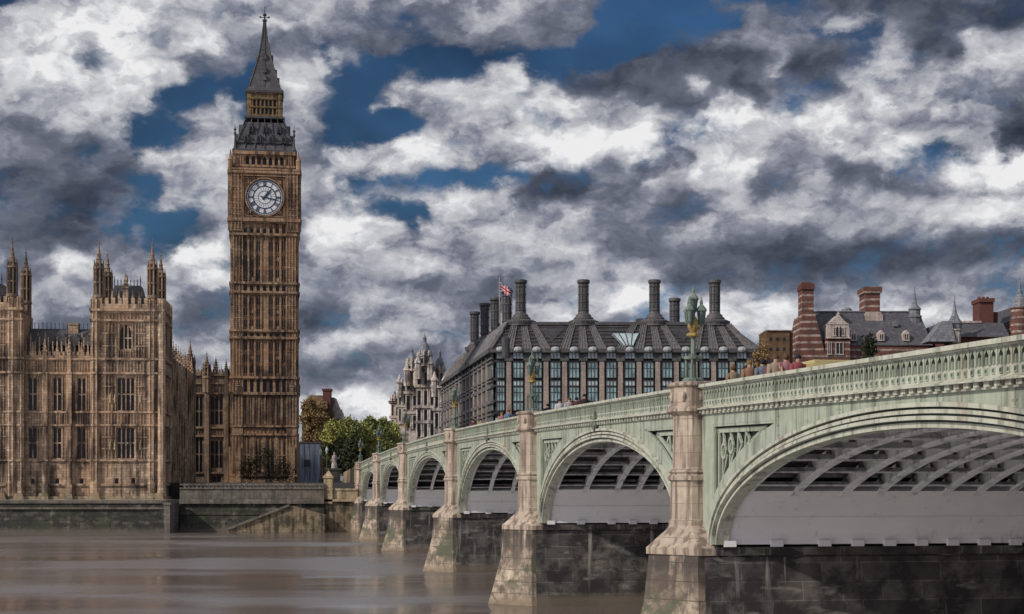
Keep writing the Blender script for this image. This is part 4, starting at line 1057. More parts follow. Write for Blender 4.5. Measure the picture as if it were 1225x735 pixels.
for (a0, a1, z0, z1) in ops: gothic_window(wing, Matrix.Identity(4), a0, a1, z0, z1, 3 if a1-a0 > 2 and z1-z0 > 3 else 2, WINGS, False, (.5,) if z1-z0 > 3 else ())
m = MB(); m.box(wx(222), wx(279), .62, 14, 6.5, wz(451)); m.build('inner_walls', WINGS, wing)
m = MB(); m.frustum(wx(222), wx(279), 1, 13, wz(451), wx(222), wx(279), 6, 8, wz(441)); m.build('roof', LEAD, wing)
m = MB(); k = wx(224)
while k < wx(278): m.lathe(k, 6, [(.10, wz(443)), (.08, wz(437)), (.02, wz(434))], 4); k += .8
m.build('roof_cresting', WHITEST, wing)
# ================================================================ the clock tower
TS = F_PX / 306.0
TTH = R(9.0)
def tz(y): return CAM_H + (HOR_Y - y)/TS
def tzd(y, h): return CAM_H + (HOR_Y - y)/F_PX*(312.7 - h)      # for parts standing back towards the tower's axis
tower = empty('clock_tower', ((316.9-CX)/TS - 1.05, 306 + 6.3, GZ), TTH, 'tall brown gothic clock tower with a white dial and pointed iron spire', 'clock tower')
TM = Matrix.Translation((0, 0, -GZ))
FACES = [Matrix.Rotation(math.pi/2*k, 4, 'Z') for k in range(4)]
HB, HS, HC = 6.3, 6.1, 6.5
def four(fn, mb, half):
    for Fm in FACES: mb.M = TM @ Fm @ Matrix.Translation((0, -half, 0)); fn(mb)
    mb.M = TM
# base stage
def base_face(m):
    m.box(-HB, HB, -.35, .3, 5, tz(571))
    for k in range(12): a = -4.6 + 9.2*(k+.5)/12; m.box(a-.10, a+.10, -.16, .05, tz(569), tz(523)); 
    ribs(m, -4.6, 4.6, tz(569), tz(521), 4, .45, .22)
    for z, h, o in ((tz(569), .4, .45), (tz(545), .2, .12), (tz(520), .4, .32), (tz(510), .4, .32), (tz(471), .5, .45)): string(m, -HB, HB, z, h, o)
    panelling(m, -HB+.2, HB-.2, tz(518), tz(512), 16, .14)
    ribs(m, -4.4, 4.4, tz(508), tz(473), 8, .42, .24); ribs(m, -4.4, 4.4, tz(508), tz(473), 16, .14, .12)
    panelling(m, -4.4, 4.4, tz(480), tz(473), 8, .2)
    for a in (-HB+1.05, HB-1.05):
        m.box(a-1.0, a+1.0, -.30, .05, 5, tz(472)); ribs(m, a-.9, a+.9, tz(566), tz(522), 3, .16, .42); ribs(m, a-.9, a+.9, tz(508), tz(473), 3, .16, .42)
        m.box(a-.6, a+.6, -.65, .05, 5, tz(535)); pinnacle(m, a, -.25, .42, tz(472), tz(462), tz(452))
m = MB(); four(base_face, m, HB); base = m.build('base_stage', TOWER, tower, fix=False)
m = MB(TM); m.box(-HB, HB, -HB, HB, 5, tz(471)); m.build('base_walls', TOWER, base)
sl = MB()
def base_slits(m):
    for k in (1, 2, 4, 5, 7): 
        a = -4.4 + 8.8*(k)/8 + .55
        if k != 4: m.box(a-.2, a+.2, -.06, .0, tz(506), tz(478))
        m.box(a-.14, a+.14, -.05, .0, tz(560), tz(528))
four(base_slits, sl, HB); sl.build('window_slits', DARKGL, base)
# shaft
def shaft_face(m):
    tiers = [(tz(452), tz(404.5)), (tz(396), tz(350)), (tz(339), tz(281))]
    bands = [(tz(471), tz(452)), (tz(404.5), tz(396)), (tz(350), tz(339)), (tz(281), tz(264))]
    nrib = 7; a0, a1 = -4.35, 4.35; s = (a1-a0)/nrib
    for (z0, z1) in tiers:
        for i in range(nrib + 1):
            a = a0 + s*i; m.box(a-.24, a+.24, -.30, .1, z0, z1); m.box(a-.08, a+.08, -.42, -.28, z0, z1)
        for i in range(nrib):
            a = a0 + s*(i+.5); m.box(a-.07, a+.07, -.10, .05, z0, z1)
            if i in (1, 3, 5): m.box(a-.3, a+.3, -.2, .05, z0, z0+(z1-z0)*.12); m.box(a-.3, a+.3, -.16, .05, z0+(z1-z0)*.46, z0+(z1-z0)*.54)
            if i == 3: m.box(a-.36, a+.36, -.26, .05, z0, z1)
        panelling(m, a0, a1, z1-1.4, z1, nrib, .26); 
        for a in (-HS+.95, HS-.95):
            m.box(a-.95, a+.95, -.42, .05, z0, z1); ribs(m, a-.85, a+.85, z0, z1, 3, .16, .56)
            n_ = max(2, int((z1-z0)/2.4))
            for q in range(1, n_): z = z0 + (z1-z0)*q/n_; m.box(a-.95, a+.95, -.50, .05, z-.10, z+.10)
    for (z0, z1) in bands:
        string(m, -HS, HS, z0, .45, .55, .2, .2); string(m, -HS, HS, z1, .45, .55, .2, .2)
        for i in range(nrib + 1): a = a0 + s*i; m.box(a-.28, a+.28, -.40, .1, z0, z1)
        panelling(m, a0, a1, z0, z1, nrib, .34)
        for a in (-HS+.95, HS-.95): m.box(a-.95, a+.95, -.45, .05, z0, z1); ribs(m, a-.85, a+.85, z0, z1, 3, .16, .58)
m = MB(); four(shaft_face, m, HS); shaft = m.build('shaft', TOWER, tower, fix=False)
m = MB(TM); m.box(-HS, HS, -HS, HS, tz(471), tz(264)); m.build('shaft_walls', TOWER, shaft)
sl = MB()
def slits(m):
    s = 8.7/7
    for (z0, z1) in ((tz(450), tz(408)), (tz(394), tz(354)), (tz(337), tz(287))):
        for i in (0, 1, 2, 4, 5, 6):
            a = -4.35 + s*(i+.5)
            for q in range(3):
                h = (z1-z0)/3; 
                for sg in (-1, 1): m.box(a+sg*.2-.11, a+sg*.2+.11, -.05, 0, z0+h*q+.5, z0+h*(q+1)-.35)
    for (z0, z1) in ((tz(469), tz(454.5)), (tz(403), tz(397.5)), (tz(348.5), tz(341)), (tz(279), tz(267))):
        for i in range(7): a = -4.35 + s*(i+.5); m.box(a-.27, a+.27, -.06, 0, z0, z1-.1)
four(slits, sl, HS); sl.build('window_slits', DARKGL, shaft)
# clock stage
def clock_face(m):
    zb, zt_ = tz(264), tz(205)
    string(m, -HC, HC, zb, .6, .5, .4, .4); string(m, -HC, HC, tz(207), .5, .5, .35, .35); string(m, -HC, HC, tz(203.5), .4, .45, .3, .3)
    for a in (-HC+1.1, HC-1.1):
        m.box(a-1.1, a+1.1, -.45, .05, zb-2.2, tz(204)); ribs(m, a-.95, a+.95, zb-1.8, tz(207), 3, .18, .62)
        for q in range(1, 9): z = zb + (zt_-zb)*q/9; m.box(a-1.1, a+1.1, -.55, .05, z-.12, z+.12)
    m.frustum(-HC, HC, -.02, .4, zb-.3, -HS, HS, .45, .6, zb-2.0)
HV = 5.75
def belfry_face(m):
    string(m, -HV, HV, tz(198.5), .4, .3, .2, .2); string(m, -HV, HV, tz(183), .6, .4, .25, .25); ribs(m, -4.6, 4.6, tz(204), tz(199), 20, .16, .22)
    ops = [(-3.9+1.12*i+.2, -3.9+1.12*(i+1)-.2, tz(198), tz(186.5)) for i in range(7)]
    wall(m, -HV+1.6, HV-1.6, tz(204), tz(182), ops, -.05, .6)
    for a in (-HV+.85, HV-.85): m.box(a-.85, a+.85, -.25, .05, tz(205), tz(182)); ribs(m, a-.7, a+.7, tz(203), tz(184), 3, .16, .38)
    for o in ops: a, b = o[:2]; m.add([(a,-.05,o[3]), ((a+b)/2,-.05,o[3]), (a,-.05,o[3]-.55)], [(0,2,1)]); m.add([(b,-.05,o[3]), ((a+b)/2,-.05,o[3]), (b,-.05,o[3]-.55)], [(0,1,2)])
m = MB(); four(clock_face, m, HC); four(belfry_face, m, HV); cs = m.build('clock_stage', TOWER, tower, fix=False)
m = MB(TM); m.box(-HC, HC, -HC, HC, tz(265), tz(204.5)); m.box(-HV+.7, HV-.7, -HV+.7, HV-.7, tz(204.5), tz(183)); m.build('clock_stage_walls', TOWER, cs)
m = MB()
four(lambda m: m.box(-4.6, 4.6, .45, .62, tz(198), tz(184)), m, HV); m.build('belfry_openings', DARKGL, cs)
zc = tz(236.6); RD = 3.62
for fi, Fm in enumerate(FACES):
    Mf = TM @ Fm @ Matrix.Translation((0, -HC, 0))
    fr = MB(Mf)
    S = 4.25
    for (q0, q1, o) in ((S-.18, S, .62), (S-.55, S-.38, .4)):
        fr.box(-q1, q1, -o, 0, zc+q0, zc+q1); fr.box(-q1, q1, -o, 0, zc-q1, zc-q0); fr.box(-q1, -q0, -o, 0, zc-q0, zc+q0); fr.box(q0, q1, -o, 0, zc-q0, zc+q0)
    for sx in (-1, 1):
        for sz_ in (-1, 1):
            for k in range(4): fr.ball((sx*(2.75+.3*(k%2)), -.12, zc+sz_*(2.75+.35*(k//2))), .26, 6, 4)
    for k in range(48):
        an = 2*math.pi*k/48; an2 = an + 2*math.pi/48
        p = lambda r_, q: (r_*math.cos(q), -.3, zc + r_*math.sin(q))
        fr.bar(p(RD+.10, an), p(RD+.10, an2), .22, .5, (0, 1, 0))
    dial = fr.build('clock_dial', GOLD if False else TOWER, tower)
    g = MB(Mf); g.loft([[(RD*math.cos(2*math.pi*k/48), -.15, zc+RD*math.sin(2*math.pi*k/48)) for k in range(48)], [(RD*math.cos(2*math.pi*k/48), 0, zc+RD*math.sin(2*math.pi*k/48)) for k in range(48)]]); g.build('dial_glass', DIAL, dial)
    tr = MB(Mf)
    def circ(r_, w_):
        for k in range(48):
            a1, a2 = 2*math.pi*k/48, 2*math.pi*(k+1)/48
            tr.bar((r_*math.cos(a1), -.17, zc+r_*math.sin(a1)), (r_*math.cos(a2), -.17, zc+r_*math.sin(a2)), w_, .05, (0, 1, 0))
    circ(RD-.08, .2); circ(RD-.48, .14); circ(RD-1.42, .2); circ(1.25, .07)
    for k in range(60):
        an = 2*math.pi*k/60; tr.bar(((RD-.45)*math.cos(an), -.17, zc+(RD-.45)*math.sin(an)), ((RD-.1)*math.cos(an), -.17, zc+(RD-.1)*math.sin(an)), .06, .05, (0, 1, 0))
    for k in range(24):
        an = 2*math.pi*(k+.5)/24; tr.bar((1.25*math.cos(an), -.17, zc+1.25*math.sin(an)), ((RD-1.45)*math.cos(an), -.17, zc+(RD-1.45)*math.sin(an)), .03, .04, (0, 1, 0))
    tr.build('dial_tracery', DIALB, dial)
    nm = MB(Mf)
    ROM = ['XII', 'I', 'II', 'III', 'IIII', 'V', 'VI', 'VII', 'VIII', 'IX', 'X', 'XI']
    for h in range(12):
        an = math.pi/2 - 2*math.pi*h/12; rv = Vector((math.cos(an), 0, math.sin(an))); tv = Vector((math.sin(an), 0, -math.cos(an)))
        wd = {'I': .17, 'V': .30, 'X': .32}; tot = sum(wd[c] for c in ROM[h]); x = -tot/2
        b0, b1 = RD-1.34, RD-.56
        def pt(u, r_): return Vector((0, -.2, zc)) + rv*r_ + tv*u
        for c in ROM[h]:
            w_ = wd[c]; cxx = x + w_/2
            if c == 'I': nm.bar(pt(cxx, b0), pt(cxx, b1), .10, .05, (0, 1, 0))
            if c == 'V': nm.bar(pt(cxx, b0), pt(cxx-w_*.4, b1), .10, .05, (0, 1, 0)); nm.bar(pt(cxx, b0), pt(cxx+w_*.4, b1), .06, .05, (0, 1, 0))
            if c == 'X': nm.bar(pt(cxx+w_*.4, b0), pt(cxx-w_*.4, b1), .10, .05, (0, 1, 0)); nm.bar(pt(cxx-w_*.4, b0), pt(cxx+w_*.4, b1), .06, .05, (0, 1, 0))
            x += w_
    nm.build('numerals', DIALB, dial)
    for nme, deg, L, w_, tail in (('minute_hand', 101, 3.25, .20, .9), ('hour_hand', 38, 2.1, .42, .6)):
        hd = MB(Mf); an = math.pi/2 - R(deg); rv = Vector((math.cos(an), 0, math.sin(an))); tv = Vector((math.sin(an), 0, -math.cos(an)))
        o = Vector((0, -.30 if nme == 'minute_hand' else -.25, zc)); pts = [(-w_*.5, -tail), (w_*.5, -tail), (w_*.62, L*.55), (0, L), (-w_*.62, L*.55)]
        hd.loft([[o + tv*u + rv*v for u, v in pts], [o + tv*u + rv*v + Vector((0, .05, 0)) for u, v in pts]]); hd.build(nme, DIALB, dial)
# lower roof
m = MB(TM)
prof = [(5.95, 180), (5.8, 177.5), (5.4, 172), (4.95, 164), (4.55, 157), (4.05, 149), (3.72, 143)]
m.loft([[(-h, -h, tz(y)), (h, -h, tz(y)), (h, h, tzd(y, h)), (-h, h, tzd(y, h))] for h, y in [(6.1, 183)] + prof])
for y, h in ((180.5, 6.3), (171, 5.6), (141, 3.95)): m.box(-h, h, -h, h, tzd(y, h)-.18, tzd(y, h)+.18)
roof = m.build('roof', SPIRE, tower)
m = MB(); d2 = MB()
def dorm(m):
    for y0, n_, half, w_ in ((171, 4, 5.6, .46), (159.5, 3, 4.75, .42)):
        for i in range(n_):
            a = (i-(n_-1)/2)*2*half/n_*.86; z0 = tzd(y0, half); d = -(half + .3)
            m.prism([(a-w_, z0), (a+w_, z0), (a+w_, z0+.9), (a, z0+1.9), (a-w_, z0+.9)], d, d+1.5)
four(dorm, m, 0); m.build('dormers', SPIRE, roof)
def dormh(m):
    for y0, n_, half, w_ in ((171, 4, 5.6, .46), (159.5, 3, 4.75, .42)):
        for i in range(n_):
            a = (i-(n_-1)/2)*2*half/n_*.86; z0 = tzd(y0, half); d = -(half + .3)
            m.prism([(a-w_*.55, z0+.1), (a+w_*.55, z0+.1), (a+w_*.55, z0+.75), (a, z0+1.25), (a-w_*.55, z0+.75)], d-.04, d+.1)
four(dormh, d2, 0); d2.build('dormer_openings', DARKGL, roof)
m = MB()
def ribsr(m):
    for k in range(7):
        f = (k-3)/3
        for (h0, y0), (h1, y1) in zip(prof, prof[1:]): m.bar((f*h0, -h0-.05, tzd(y0, h0)), (f*h1, -h1-.05, tzd(y1, h1)), .12)
four(ribsr, m, 0); m.build('roof_ribs', SPIRE, roof)
# gilded lantern stage
HL = 3.3
m = MB(TM); m.box(-HL+.5, HL-.5, -HL+.5, HL-.5, tzd(141, 3.3), tzd(112, 3.3)); lan = m.build('lantern_stage', IRON, tower)
m = MB(); LGT = stone_mat('gilded lantern stone', (.30,.22,.13), (.20,.14,.08), (.05,.04,.03), sootamt=.6)
def lanf(m):
    ops = [(-2.4+.8*i+.18, -2.4+.8*(i+1)-.18, tzd(137, 3.3), tzd(120, 3.3)) for i in range(6)]
    wall(m, -HL, HL, tzd(141, 3.3), tzd(111, 3.3), ops, 0, .5)
    for z in (tzd(139.5, 3.3), tzd(129, 3.3), tzd(119, 3.3), tzd(112, 3.3)): string(m, -HL, HL, z, .25, .2, .1, .1)
    for a in (-HL+.3, HL-.3): m.box(a-.35, a+.35, -.2, .05, tzd(141, 3.3), tzd(111, 3.3))
    panelling(m, -2.4, 2.4, tzd(118.5, 3.3), tzd(113, 3.3), 6, .12); ribs(m, -2.4, 2.4, tzd(139, 3.3), tzd(120, 3.3), 6, .22, .14)
four(lanf, m, HL); m.build('arcade', LGT, lan, fix=False)
# spire
m = MB(TM); pr = [(3.75, 111), (3.75, 108.5), (3.3, 106.5), (3.0, 104), (2.45, 94), (1.95, 84.5), (1.5, 75), (1.1, 65), (.72, 53), (.45, 42), (.30, 33), (.22, 27)]
m.loft([[(-h, -h, tzd(y, h)), (h, -h, tzd(y, h)), (h, h, tzd(y, h)), (-h, h, tzd(y, h))] for h, y in pr]); spire = m.build('spire', SPIRE, tower)
m = MB()
def sr(m):
    for f in (-1, 0, 1):
        for (h0, y0), (h1, y1) in zip(pr[3:], pr[4:]): m.bar((f*h0, -h0-.03, tzd(y0, h0)), (f*h1, -h1-.03, tzd(y1, h1)), .16)
    for y, h in ((97, 2.7), (88, 2.2), (72, 1.45)):
        m.prism([(-.35, tzd(y, h)), (.35, tzd(y, h)), (.35, tzd(y, h)+.5), (0, tzd(y, h)+1.3), (-.35, tzd(y, h)+.5)], -h-.25, -h+.4)
four(sr, m, 0); m.build('spire_ribs', SPIRE, spire)
m = MB(TM); m.lathe(0, 0, [(.22, tzd(28, 0)), (.5, tzd(26, 0)), (.5, tzd(25, 0)), (.15, tzd(23.5, 0)), (.12, tzd(21, 0)), (.42, tzd(19.5, 0)), (.42, tzd(18, 0)), (.10, tzd(16.5, 0)), (.06, tzd(8, 0))], 8); m.box(-.85, .85, -.09, .09, tzd(22.4, 0), tzd(21.6, 0)); m.box(-.09, .09, -.85, .85, tzd(22.4, 0), tzd(21.6, 0))
for a in (-.85, .85): m.ball((a, 0, tzd(21.5, 0)), .22, 6, 4)
m.build('finial', IRON, spire)
for sx in (-1, 1):
    for sy in (-1, 1):
        m = MB(TM); m.lathe(sx*5.75, sy*5.75, [(.5, tz(183)), (.45, tz(178)), (.22, tz(174)), (.14, tz(163)), (.28, tz(161)), (.28, tz(159.5)), (.10, tz(158)), (.30, tz(155)), (.08, tz(153.5)), (.03, tz(149))], 8); m.build('corner_pinnacle', SPIRE, tower)
        m = MB(TM); m.lathe(sx*6.6, sy*6.6, [(.55, tz(205)), (.5, tz(194)), (.6, tz(193)), (.3, tz(189)), (.05, tz(180))], 8); m.build('corner_pinnacle', TOWER, tower)
# ================================================================ office block with the bronze roof
OS = F_PX / 296.0
def oz(y): return CAM_H + (HOR_Y - y)/OS
def ox(x): return (x - CX)/OS
office = empty('office_building', (ox(592), 296, GZ), 0, 'wide modern office block with dark bronze roof and tall black chimneys', 'office building')
OM = Matrix.Translation((-ox(592), -296, -GZ))
X0, X1 = ox(590), ox(906)
SD = Vector((-.144, 1, 0)).normalized(); SL = 98.0
def sidept(d, inw, z): return Vector((X0, 296, 0)) + SD*d + Vector((SD.y, -SD.x, 0))*inw + Vector((0, 0, z))
ez, rz_ = oz(419), oz(384)
m = MB(OM); far = sidept(SL, 0, 0); m.slab([(X0+.4, 296.5), (X1-.3, 296.5), (X1-.3, 296+SL), (far.x+.4, far.y)], GZ, ez); core = m.build('walls', BRONZED, office)
bays = [X0 + .0] + [ox(608.6 + 22.25*i) for i in range(14)]
st = MB(OM); cap = MB(OM)
for i, a in enumerate(bays[1:]):
    st.loft([[(a-.62,295.4,GZ), (a+.62,295.4,GZ), (a+.62,296.6,GZ), (a-.62,296.6,GZ)], [(a-.45,295.6,oz(432)), (a+.45,295.6,oz(432)), (a+.45,296.6,oz(432)), (a-.45,296.6,oz(432))]])
    cap.box(a-.8, a+.8, 295.4, 296.6, oz(432), oz(426)); cap.frustum(a-.8, a+.8, 295.4, 296.6, oz(426), a-.5, a+.5, 295.9, 296.8, oz(417))
for d in np.arange(7, SL, 7.0):
    b = sidept(d, 0, 0); m4 = [sidept(d-.6, -.5, GZ), sidept(d+.6, -.5, GZ), sidept(d+.6, .4, GZ), sidept(d-.6, .4, GZ)]
    st.loft([m4, [p + Vector((0, 0, oz(432)-GZ)) for p in m4]]); cap.loft([[p + Vector((0, 0, oz(432)-GZ)) for p in m4], [p + Vector((0, 0, oz(422)-GZ)) for p in m4]])
st.build('stone_piers', PINKST, office); cap.build('pier_heads', BRONZE, office)
# bay windows: frame with pane rows
rows = [(560, 541), (537, 519), (514, 496), (491, 482), (480, 463.5), (461.5, 456), (452, 434), (429, 421)]
wsrc = {}
wi = 0
for a, b in zip([X0 - .2] + bays[1:-1], bays[1:]):
    a_, b_ = a + .82, b - .82
    if b_ - a_ < 1.0: a_, b_ = a + .3, b - .8
    for (yb, yt) in rows[3:]:
        z0, z1 = oz(yb), oz(yt); w_ = b_ - a_; h = z1 - z0; key = (round(w_, 2), round(h, 2))
        if key not in wsrc:
            f = MB(); f.box(0, w_, 0, .25, -.12, 0); f.box(0, w_, 0, .25, h, h+.12)
            for q in range(4): f.box(w_*q/3-.05, w_*q/3+.05, 0, .25, 0, h)
            if h > 2: f.box(0, w_, .02, .25, h*.62-.04, h*.62+.04)
            o = f.build('window', BRONZED, office); g = MB(); g.box(.05, w_-.05, .12, .2, 0, h); p = g.build('pane', PALEGL if yb in (461.5, 429) else TEALGL, o); wsrc[key] = o
        else:
            o = copy_tree(wsrc[key], office)
        o.location = (a_ - ox(592), -.55, z0 - GZ); wi += 1
bl = MB(OM)
for (yb, yt) in rows:
    bl.box(X0+.1, X1-.3, 295.9, 296.4, oz(yt)+.12, oz(yt)+.5)
bl.build('floor_bands', BRONZED, office)
# round white vent domes above the top windows
vd = MB(OM)
for a, b in zip([X0 - .2] + bays[1:-1], bays[1:]): vd.ball(((a+b)/2, 294.9, oz(419.0)), .9, 8, 5, (1, .7, .65))
vd.build('vent_domes', plain('pale zinc', (.34,.36,.38), .5), office)
gl = MB(OM); gb = MB(OM)
for k, (yb, yt) in enumerate([(r_[0], r_[1]) for r_ in rows]):
    q = [sidept(.8, -.12, oz(yb)), sidept(SL-.5, -.12, oz(yb)), sidept(SL-.5, .1, oz(yb)), sidept(.8, .1, oz(yb))]
    gl.loft([q, [p + Vector((0, 0, oz(yt)-oz(yb))) for p in q]])
for d in np.arange(1.2, SL, 1.45):
    q = [sidept(d-.12, -.25, oz(560)), sidept(d+.12, -.25, oz(560)), sidept(d+.12, .1, oz(560)), sidept(d-.12, .1, oz(560))]; gb.loft([q, [p + Vector((0, 0, ez-oz(560))) for p in q]])
for (yb, yt) in rows:
    for yy in (yb, yt): q = [sidept(0, -.5, oz(yy)-.15), sidept(SL, -.5, oz(yy)-.15), sidept(SL, .1, oz(yy)-.15), sidept(0, .1, oz(yy)-.15)]; gb.loft([q, [p + Vector((0, 0, .3)) for p in q]])
gl.build('side_glazing', TEALGL, office); gb.build('side_frames', BRONZEL, office)
# roof: hipped, with a flat top
IN = 6.2
def rp(x, y, z): return (x, y, z)
ea = [Vector((X0-.5, 295.2, ez)), Vector((X1+.4, 295.2, ez)), Vector((X1+.4, 296+SL, ez)), sidept(SL, -.5, ez)]
ri = [Vector((X0+2.6, 296+IN, rz_)), Vector((X1-5.2, 296+IN, rz_)), Vector((X1-5.2, 296+SL-4, rz_)), sidept(SL-4, 4.2, rz_)]
m = MB(OM); m.loft([[v - Vector((0, 0, .5)) for v in ea], ea, ri]); roof = m.build('roof', BRONZED, office)
du = MB(OM)
def on_slope(x, f): return Vector((x, 295.2 + (296+IN-295.2)*f, ez + (rz_-ez)*f))
chim_px = [623, 698, 783, 855]
heads = bays[1:]
assign = [0,0,0,0, 1,1,1,1, 2,2,2,2, 3,3]
assign = [min(range(4), key=lambda k: abs(ox(chim_px[k]) - h)) for h in heads]
for h, k in zip(heads, assign):
    cx_ = ox(chim_px[k]); tx = cx_ + (h - cx_)*.36
    p, q = on_slope(h, .01), on_slope(cx_ + (h - cx_)*.50, .99); o_ = Vector((0, -.12, .12)); o2_ = Vector((0, .25, -.25))
    wd0, wd1 = Vector((.86, 0, 0)), Vector((.52, 0, 0))
    du.loft([[p - wd0 + o_, p + wd0 + o_, p + wd0 + o2_, p - wd0 + o2_], [q - wd1 + o_, q + wd1 + o_, q + wd1 + o2_, q - wd1 + o2_]])
    for f_ in (-1, -.33, .33, 1): du.bar(p + wd0*f_*.94 + o_*1.3, q + wd1*f_*.94 + o_*1.3, .12, .16, (0, -.6, 1))
for k in range(3):                                       # dropped ducts between two fans meet in a point
    pass
du.build('roof_ducts', BRONZEL, roof)
hb = MB(OM); 
for f in (.16, .30, .44, .58, .72, .86): p, q = on_slope(X0+.4+(2.2*f), f), on_slope(X1-.2-5.0*f, f); hb.bar(p+Vector((0,-.1,.1)), q+Vector((0,-.1,.1)), .18, .14)
hb.bar(ri[0]+Vector((0,-.2,.1)), ri[1]+Vector((0,-.2,.1)), .8, .6); hb.bar(ea[0]+Vector((0,0,-.2)), ea[1]+Vector((0,0,-.2)), .8, .7); hb.bar(ea[0]+Vector((0,0,-.2)), ea[3]+Vector((0,0,-.2)), .9, .8); hb.bar(ri[0], ri[3], .8, .6); hb.bar(ea[0], ri[0], .8, .6); hb.bar(ea[1], ri[1], .7, .5)
hb.build('roof_rails', BRONZE, roof)
sd_ = MB(OM)
for d in np.arange(2, SL-2, 3.5):
    sd_.bar(sidept(d, -.3, ez+.2), sidept(d*.93+3, 3.2, rz_+.2), .85, .45)
sd_.build('side_ducts', BRONZEL, roof)
sk = MB(OM); 
def skq(x, y): 
    f = (oz(y)-ez)/(rz_-ez); v = on_slope(ox(x), f); return v + Vector((0, -.25, .35))
q = [skq(733, 399.5), skq(766, 399.5), skq(758, 415), skq(745, 415)]; sk.loft([[v for v in q], [v + Vector((0, .1, -.2)) for v in q]]); skl = sk.build('roof_light', SKYGL, roof)
fr = MB(OM)
for f in (0, .25, .5, .75, 1): fr.bar(q[0].lerp(q[1], f) + Vector((0, -.05, .05)), q[3].lerp(q[2], f) + Vector((0, -.05, .05)), .12)
fr.build('roof_light_bars', IRON, skl)
tri = MB(OM)
for k in range(3):
    c = (ox(chim_px[k]) + ox(chim_px[k+1]))/2
    if k == 1: continue
    a, b, d = on_slope(c-2.6, .82), on_slope(c+2.6, .82), on_slope(c, .30)
    tri.add([a+Vector((0,-.12,.12)), b+Vector((0,-.12,.12)), d+Vector((0,-.12,.12))], [(0,2,1)])
tri.build('roof_glazing', BRONZED, roof, fix=False)
def chimney(x, y, ztop, k=1.0, base=True):
    m = MB(OM); zb = rz_ - .3
    zt0 = zb + 2.9*k
    m.lathe(x, y, [(2.85*k, zb), (2.85*k, zb+.6*k), (3.0*k, zb+.65*k), (3.0*k, zb+.95*k), (2.35*k, zb+1.25*k), (1.95*k, zb+1.35*k), (1.95*k, zb+1.65*k), (1.6*k, zb+1.85*k), (1.5*k, zb+2.2*k), (1.12*k, zb+2.5*k), (1.0, zt0)], 20)
    c = m.build('chimney', BRONZE, office)
    m = MB(OM); m.lathe(x, y, [(.95, zt0-.2), (.92, ztop-.8)], 16)
    for i in range(10): a = 2*math.pi*i/10; m.bar((x+1.02*math.cos(a), y+1.02*math.sin(a), zt0-.1), (x+1.02*math.cos(a), y+1.02*math.sin(a), ztop-.6), .10)
    for z in np.linspace(zt0+.3, ztop-1.3, 4): m.lathe(x, y, [(1.08, z-.09), (1.08, z+.09)], 16)
    m.lathe(x, y, [(1.05, ztop-.75), (1.25, ztop-.62), (1.25, ztop-.1), (1.05, ztop)], 16)
    m.build('flue', BRONZE, c)
for c in chim_px: y_ = 296 + IN + 1.6; chimney(ox(c)*y_/296, y_, CAM_H + (HOR_Y-335)/F_PX*y_)
for (pxx, pyy, yy) in ((606.5, 347, 318), (592.6, 356, 331), (580, 363, 343), (568, 373, 358), (807, 357, 320)): chimney((pxx-CX)/F_PX*yy, yy, CAM_H + (HOR_Y-pyy)/F_PX*yy, .8, True)
m = MB(OM); m.box(ox(766), ox(775), 305, 308, rz_, oz(375)); m.build('plant_box', BRONZE, office)

fp = W(597.5, 383, 305); flag = empty('flagpole', fp, 0, 'slim flagpole flying a red and blue flag above the office roof', 'flagpole')
m = MB(); m.lathe(0, 0, [(.10, -.6), (.07, 8.0), (.14, 8.05), (.02, 8.25)], 8); m.build('pole', WHITEST, flag)
def flagc(n, p, pos):
    tc = n.t.nodes.new('ShaderNodeTexCoord'); s = n.t.nodes.new('ShaderNodeSeparateXYZ'); n.put(s.inputs[0], tc.outputs['UV'])
    u, v = n.math('SUBTRACT', s.outputs[0], .5), n.math('SUBTRACT', s.outputs[1], .5)
    au, av = n.math('ABSOLUTE', u), n.math('ABSOLUTE', v); dg = n.math('ABSOLUTE', n.math('SUBTRACT', au, av))
    def lt(x, k): return n.math('LESS_THAN', x, k)
    col = n.mix(lt(dg, .10), (.02, .03, .16), (.6, .6, .6)); col = n.mix(lt(dg, .035), col, (.40, .02, .03))
    col = n.mix(n.math('MAXIMUM', lt(au, .12), lt(av, .17)), col, (.6, .6, .6)); col = n.mix(n.math('MAXIMUM', lt(au, .07), lt(av, .10)), col, (.42, .02, .03)); setc(n, p, col, .8)
FLAGM = mat('flag cloth', flagc)
me = bpy.data.meshes.new('flag'); vs = []; fs = []; uv = []
for i in range(13):
    for j in range(7):
        u, v = i/12, j/6; vs.append((.08 + u*2.4, .35*math.sin(u*7)*u, 5.6 + v*1.8 - u*1.3 + .12*math.sin(u*6+v)))
        uv.append((u, v))
for i in range(12):
    for j in range(6): fs.append((i*7+j, (i+1)*7+j, (i+1)*7+j+1, i*7+j+1))
me.from_pydata(vs, [], fs); ul = me.uv_layers.new(name='UV')
for l in me.loops: ul.data[l.index].uv = uv[l.vertex_index]
me.materials.append(FLAGM); fo = link(bpy.data.objects.new('flag', me)); fo.parent = flag

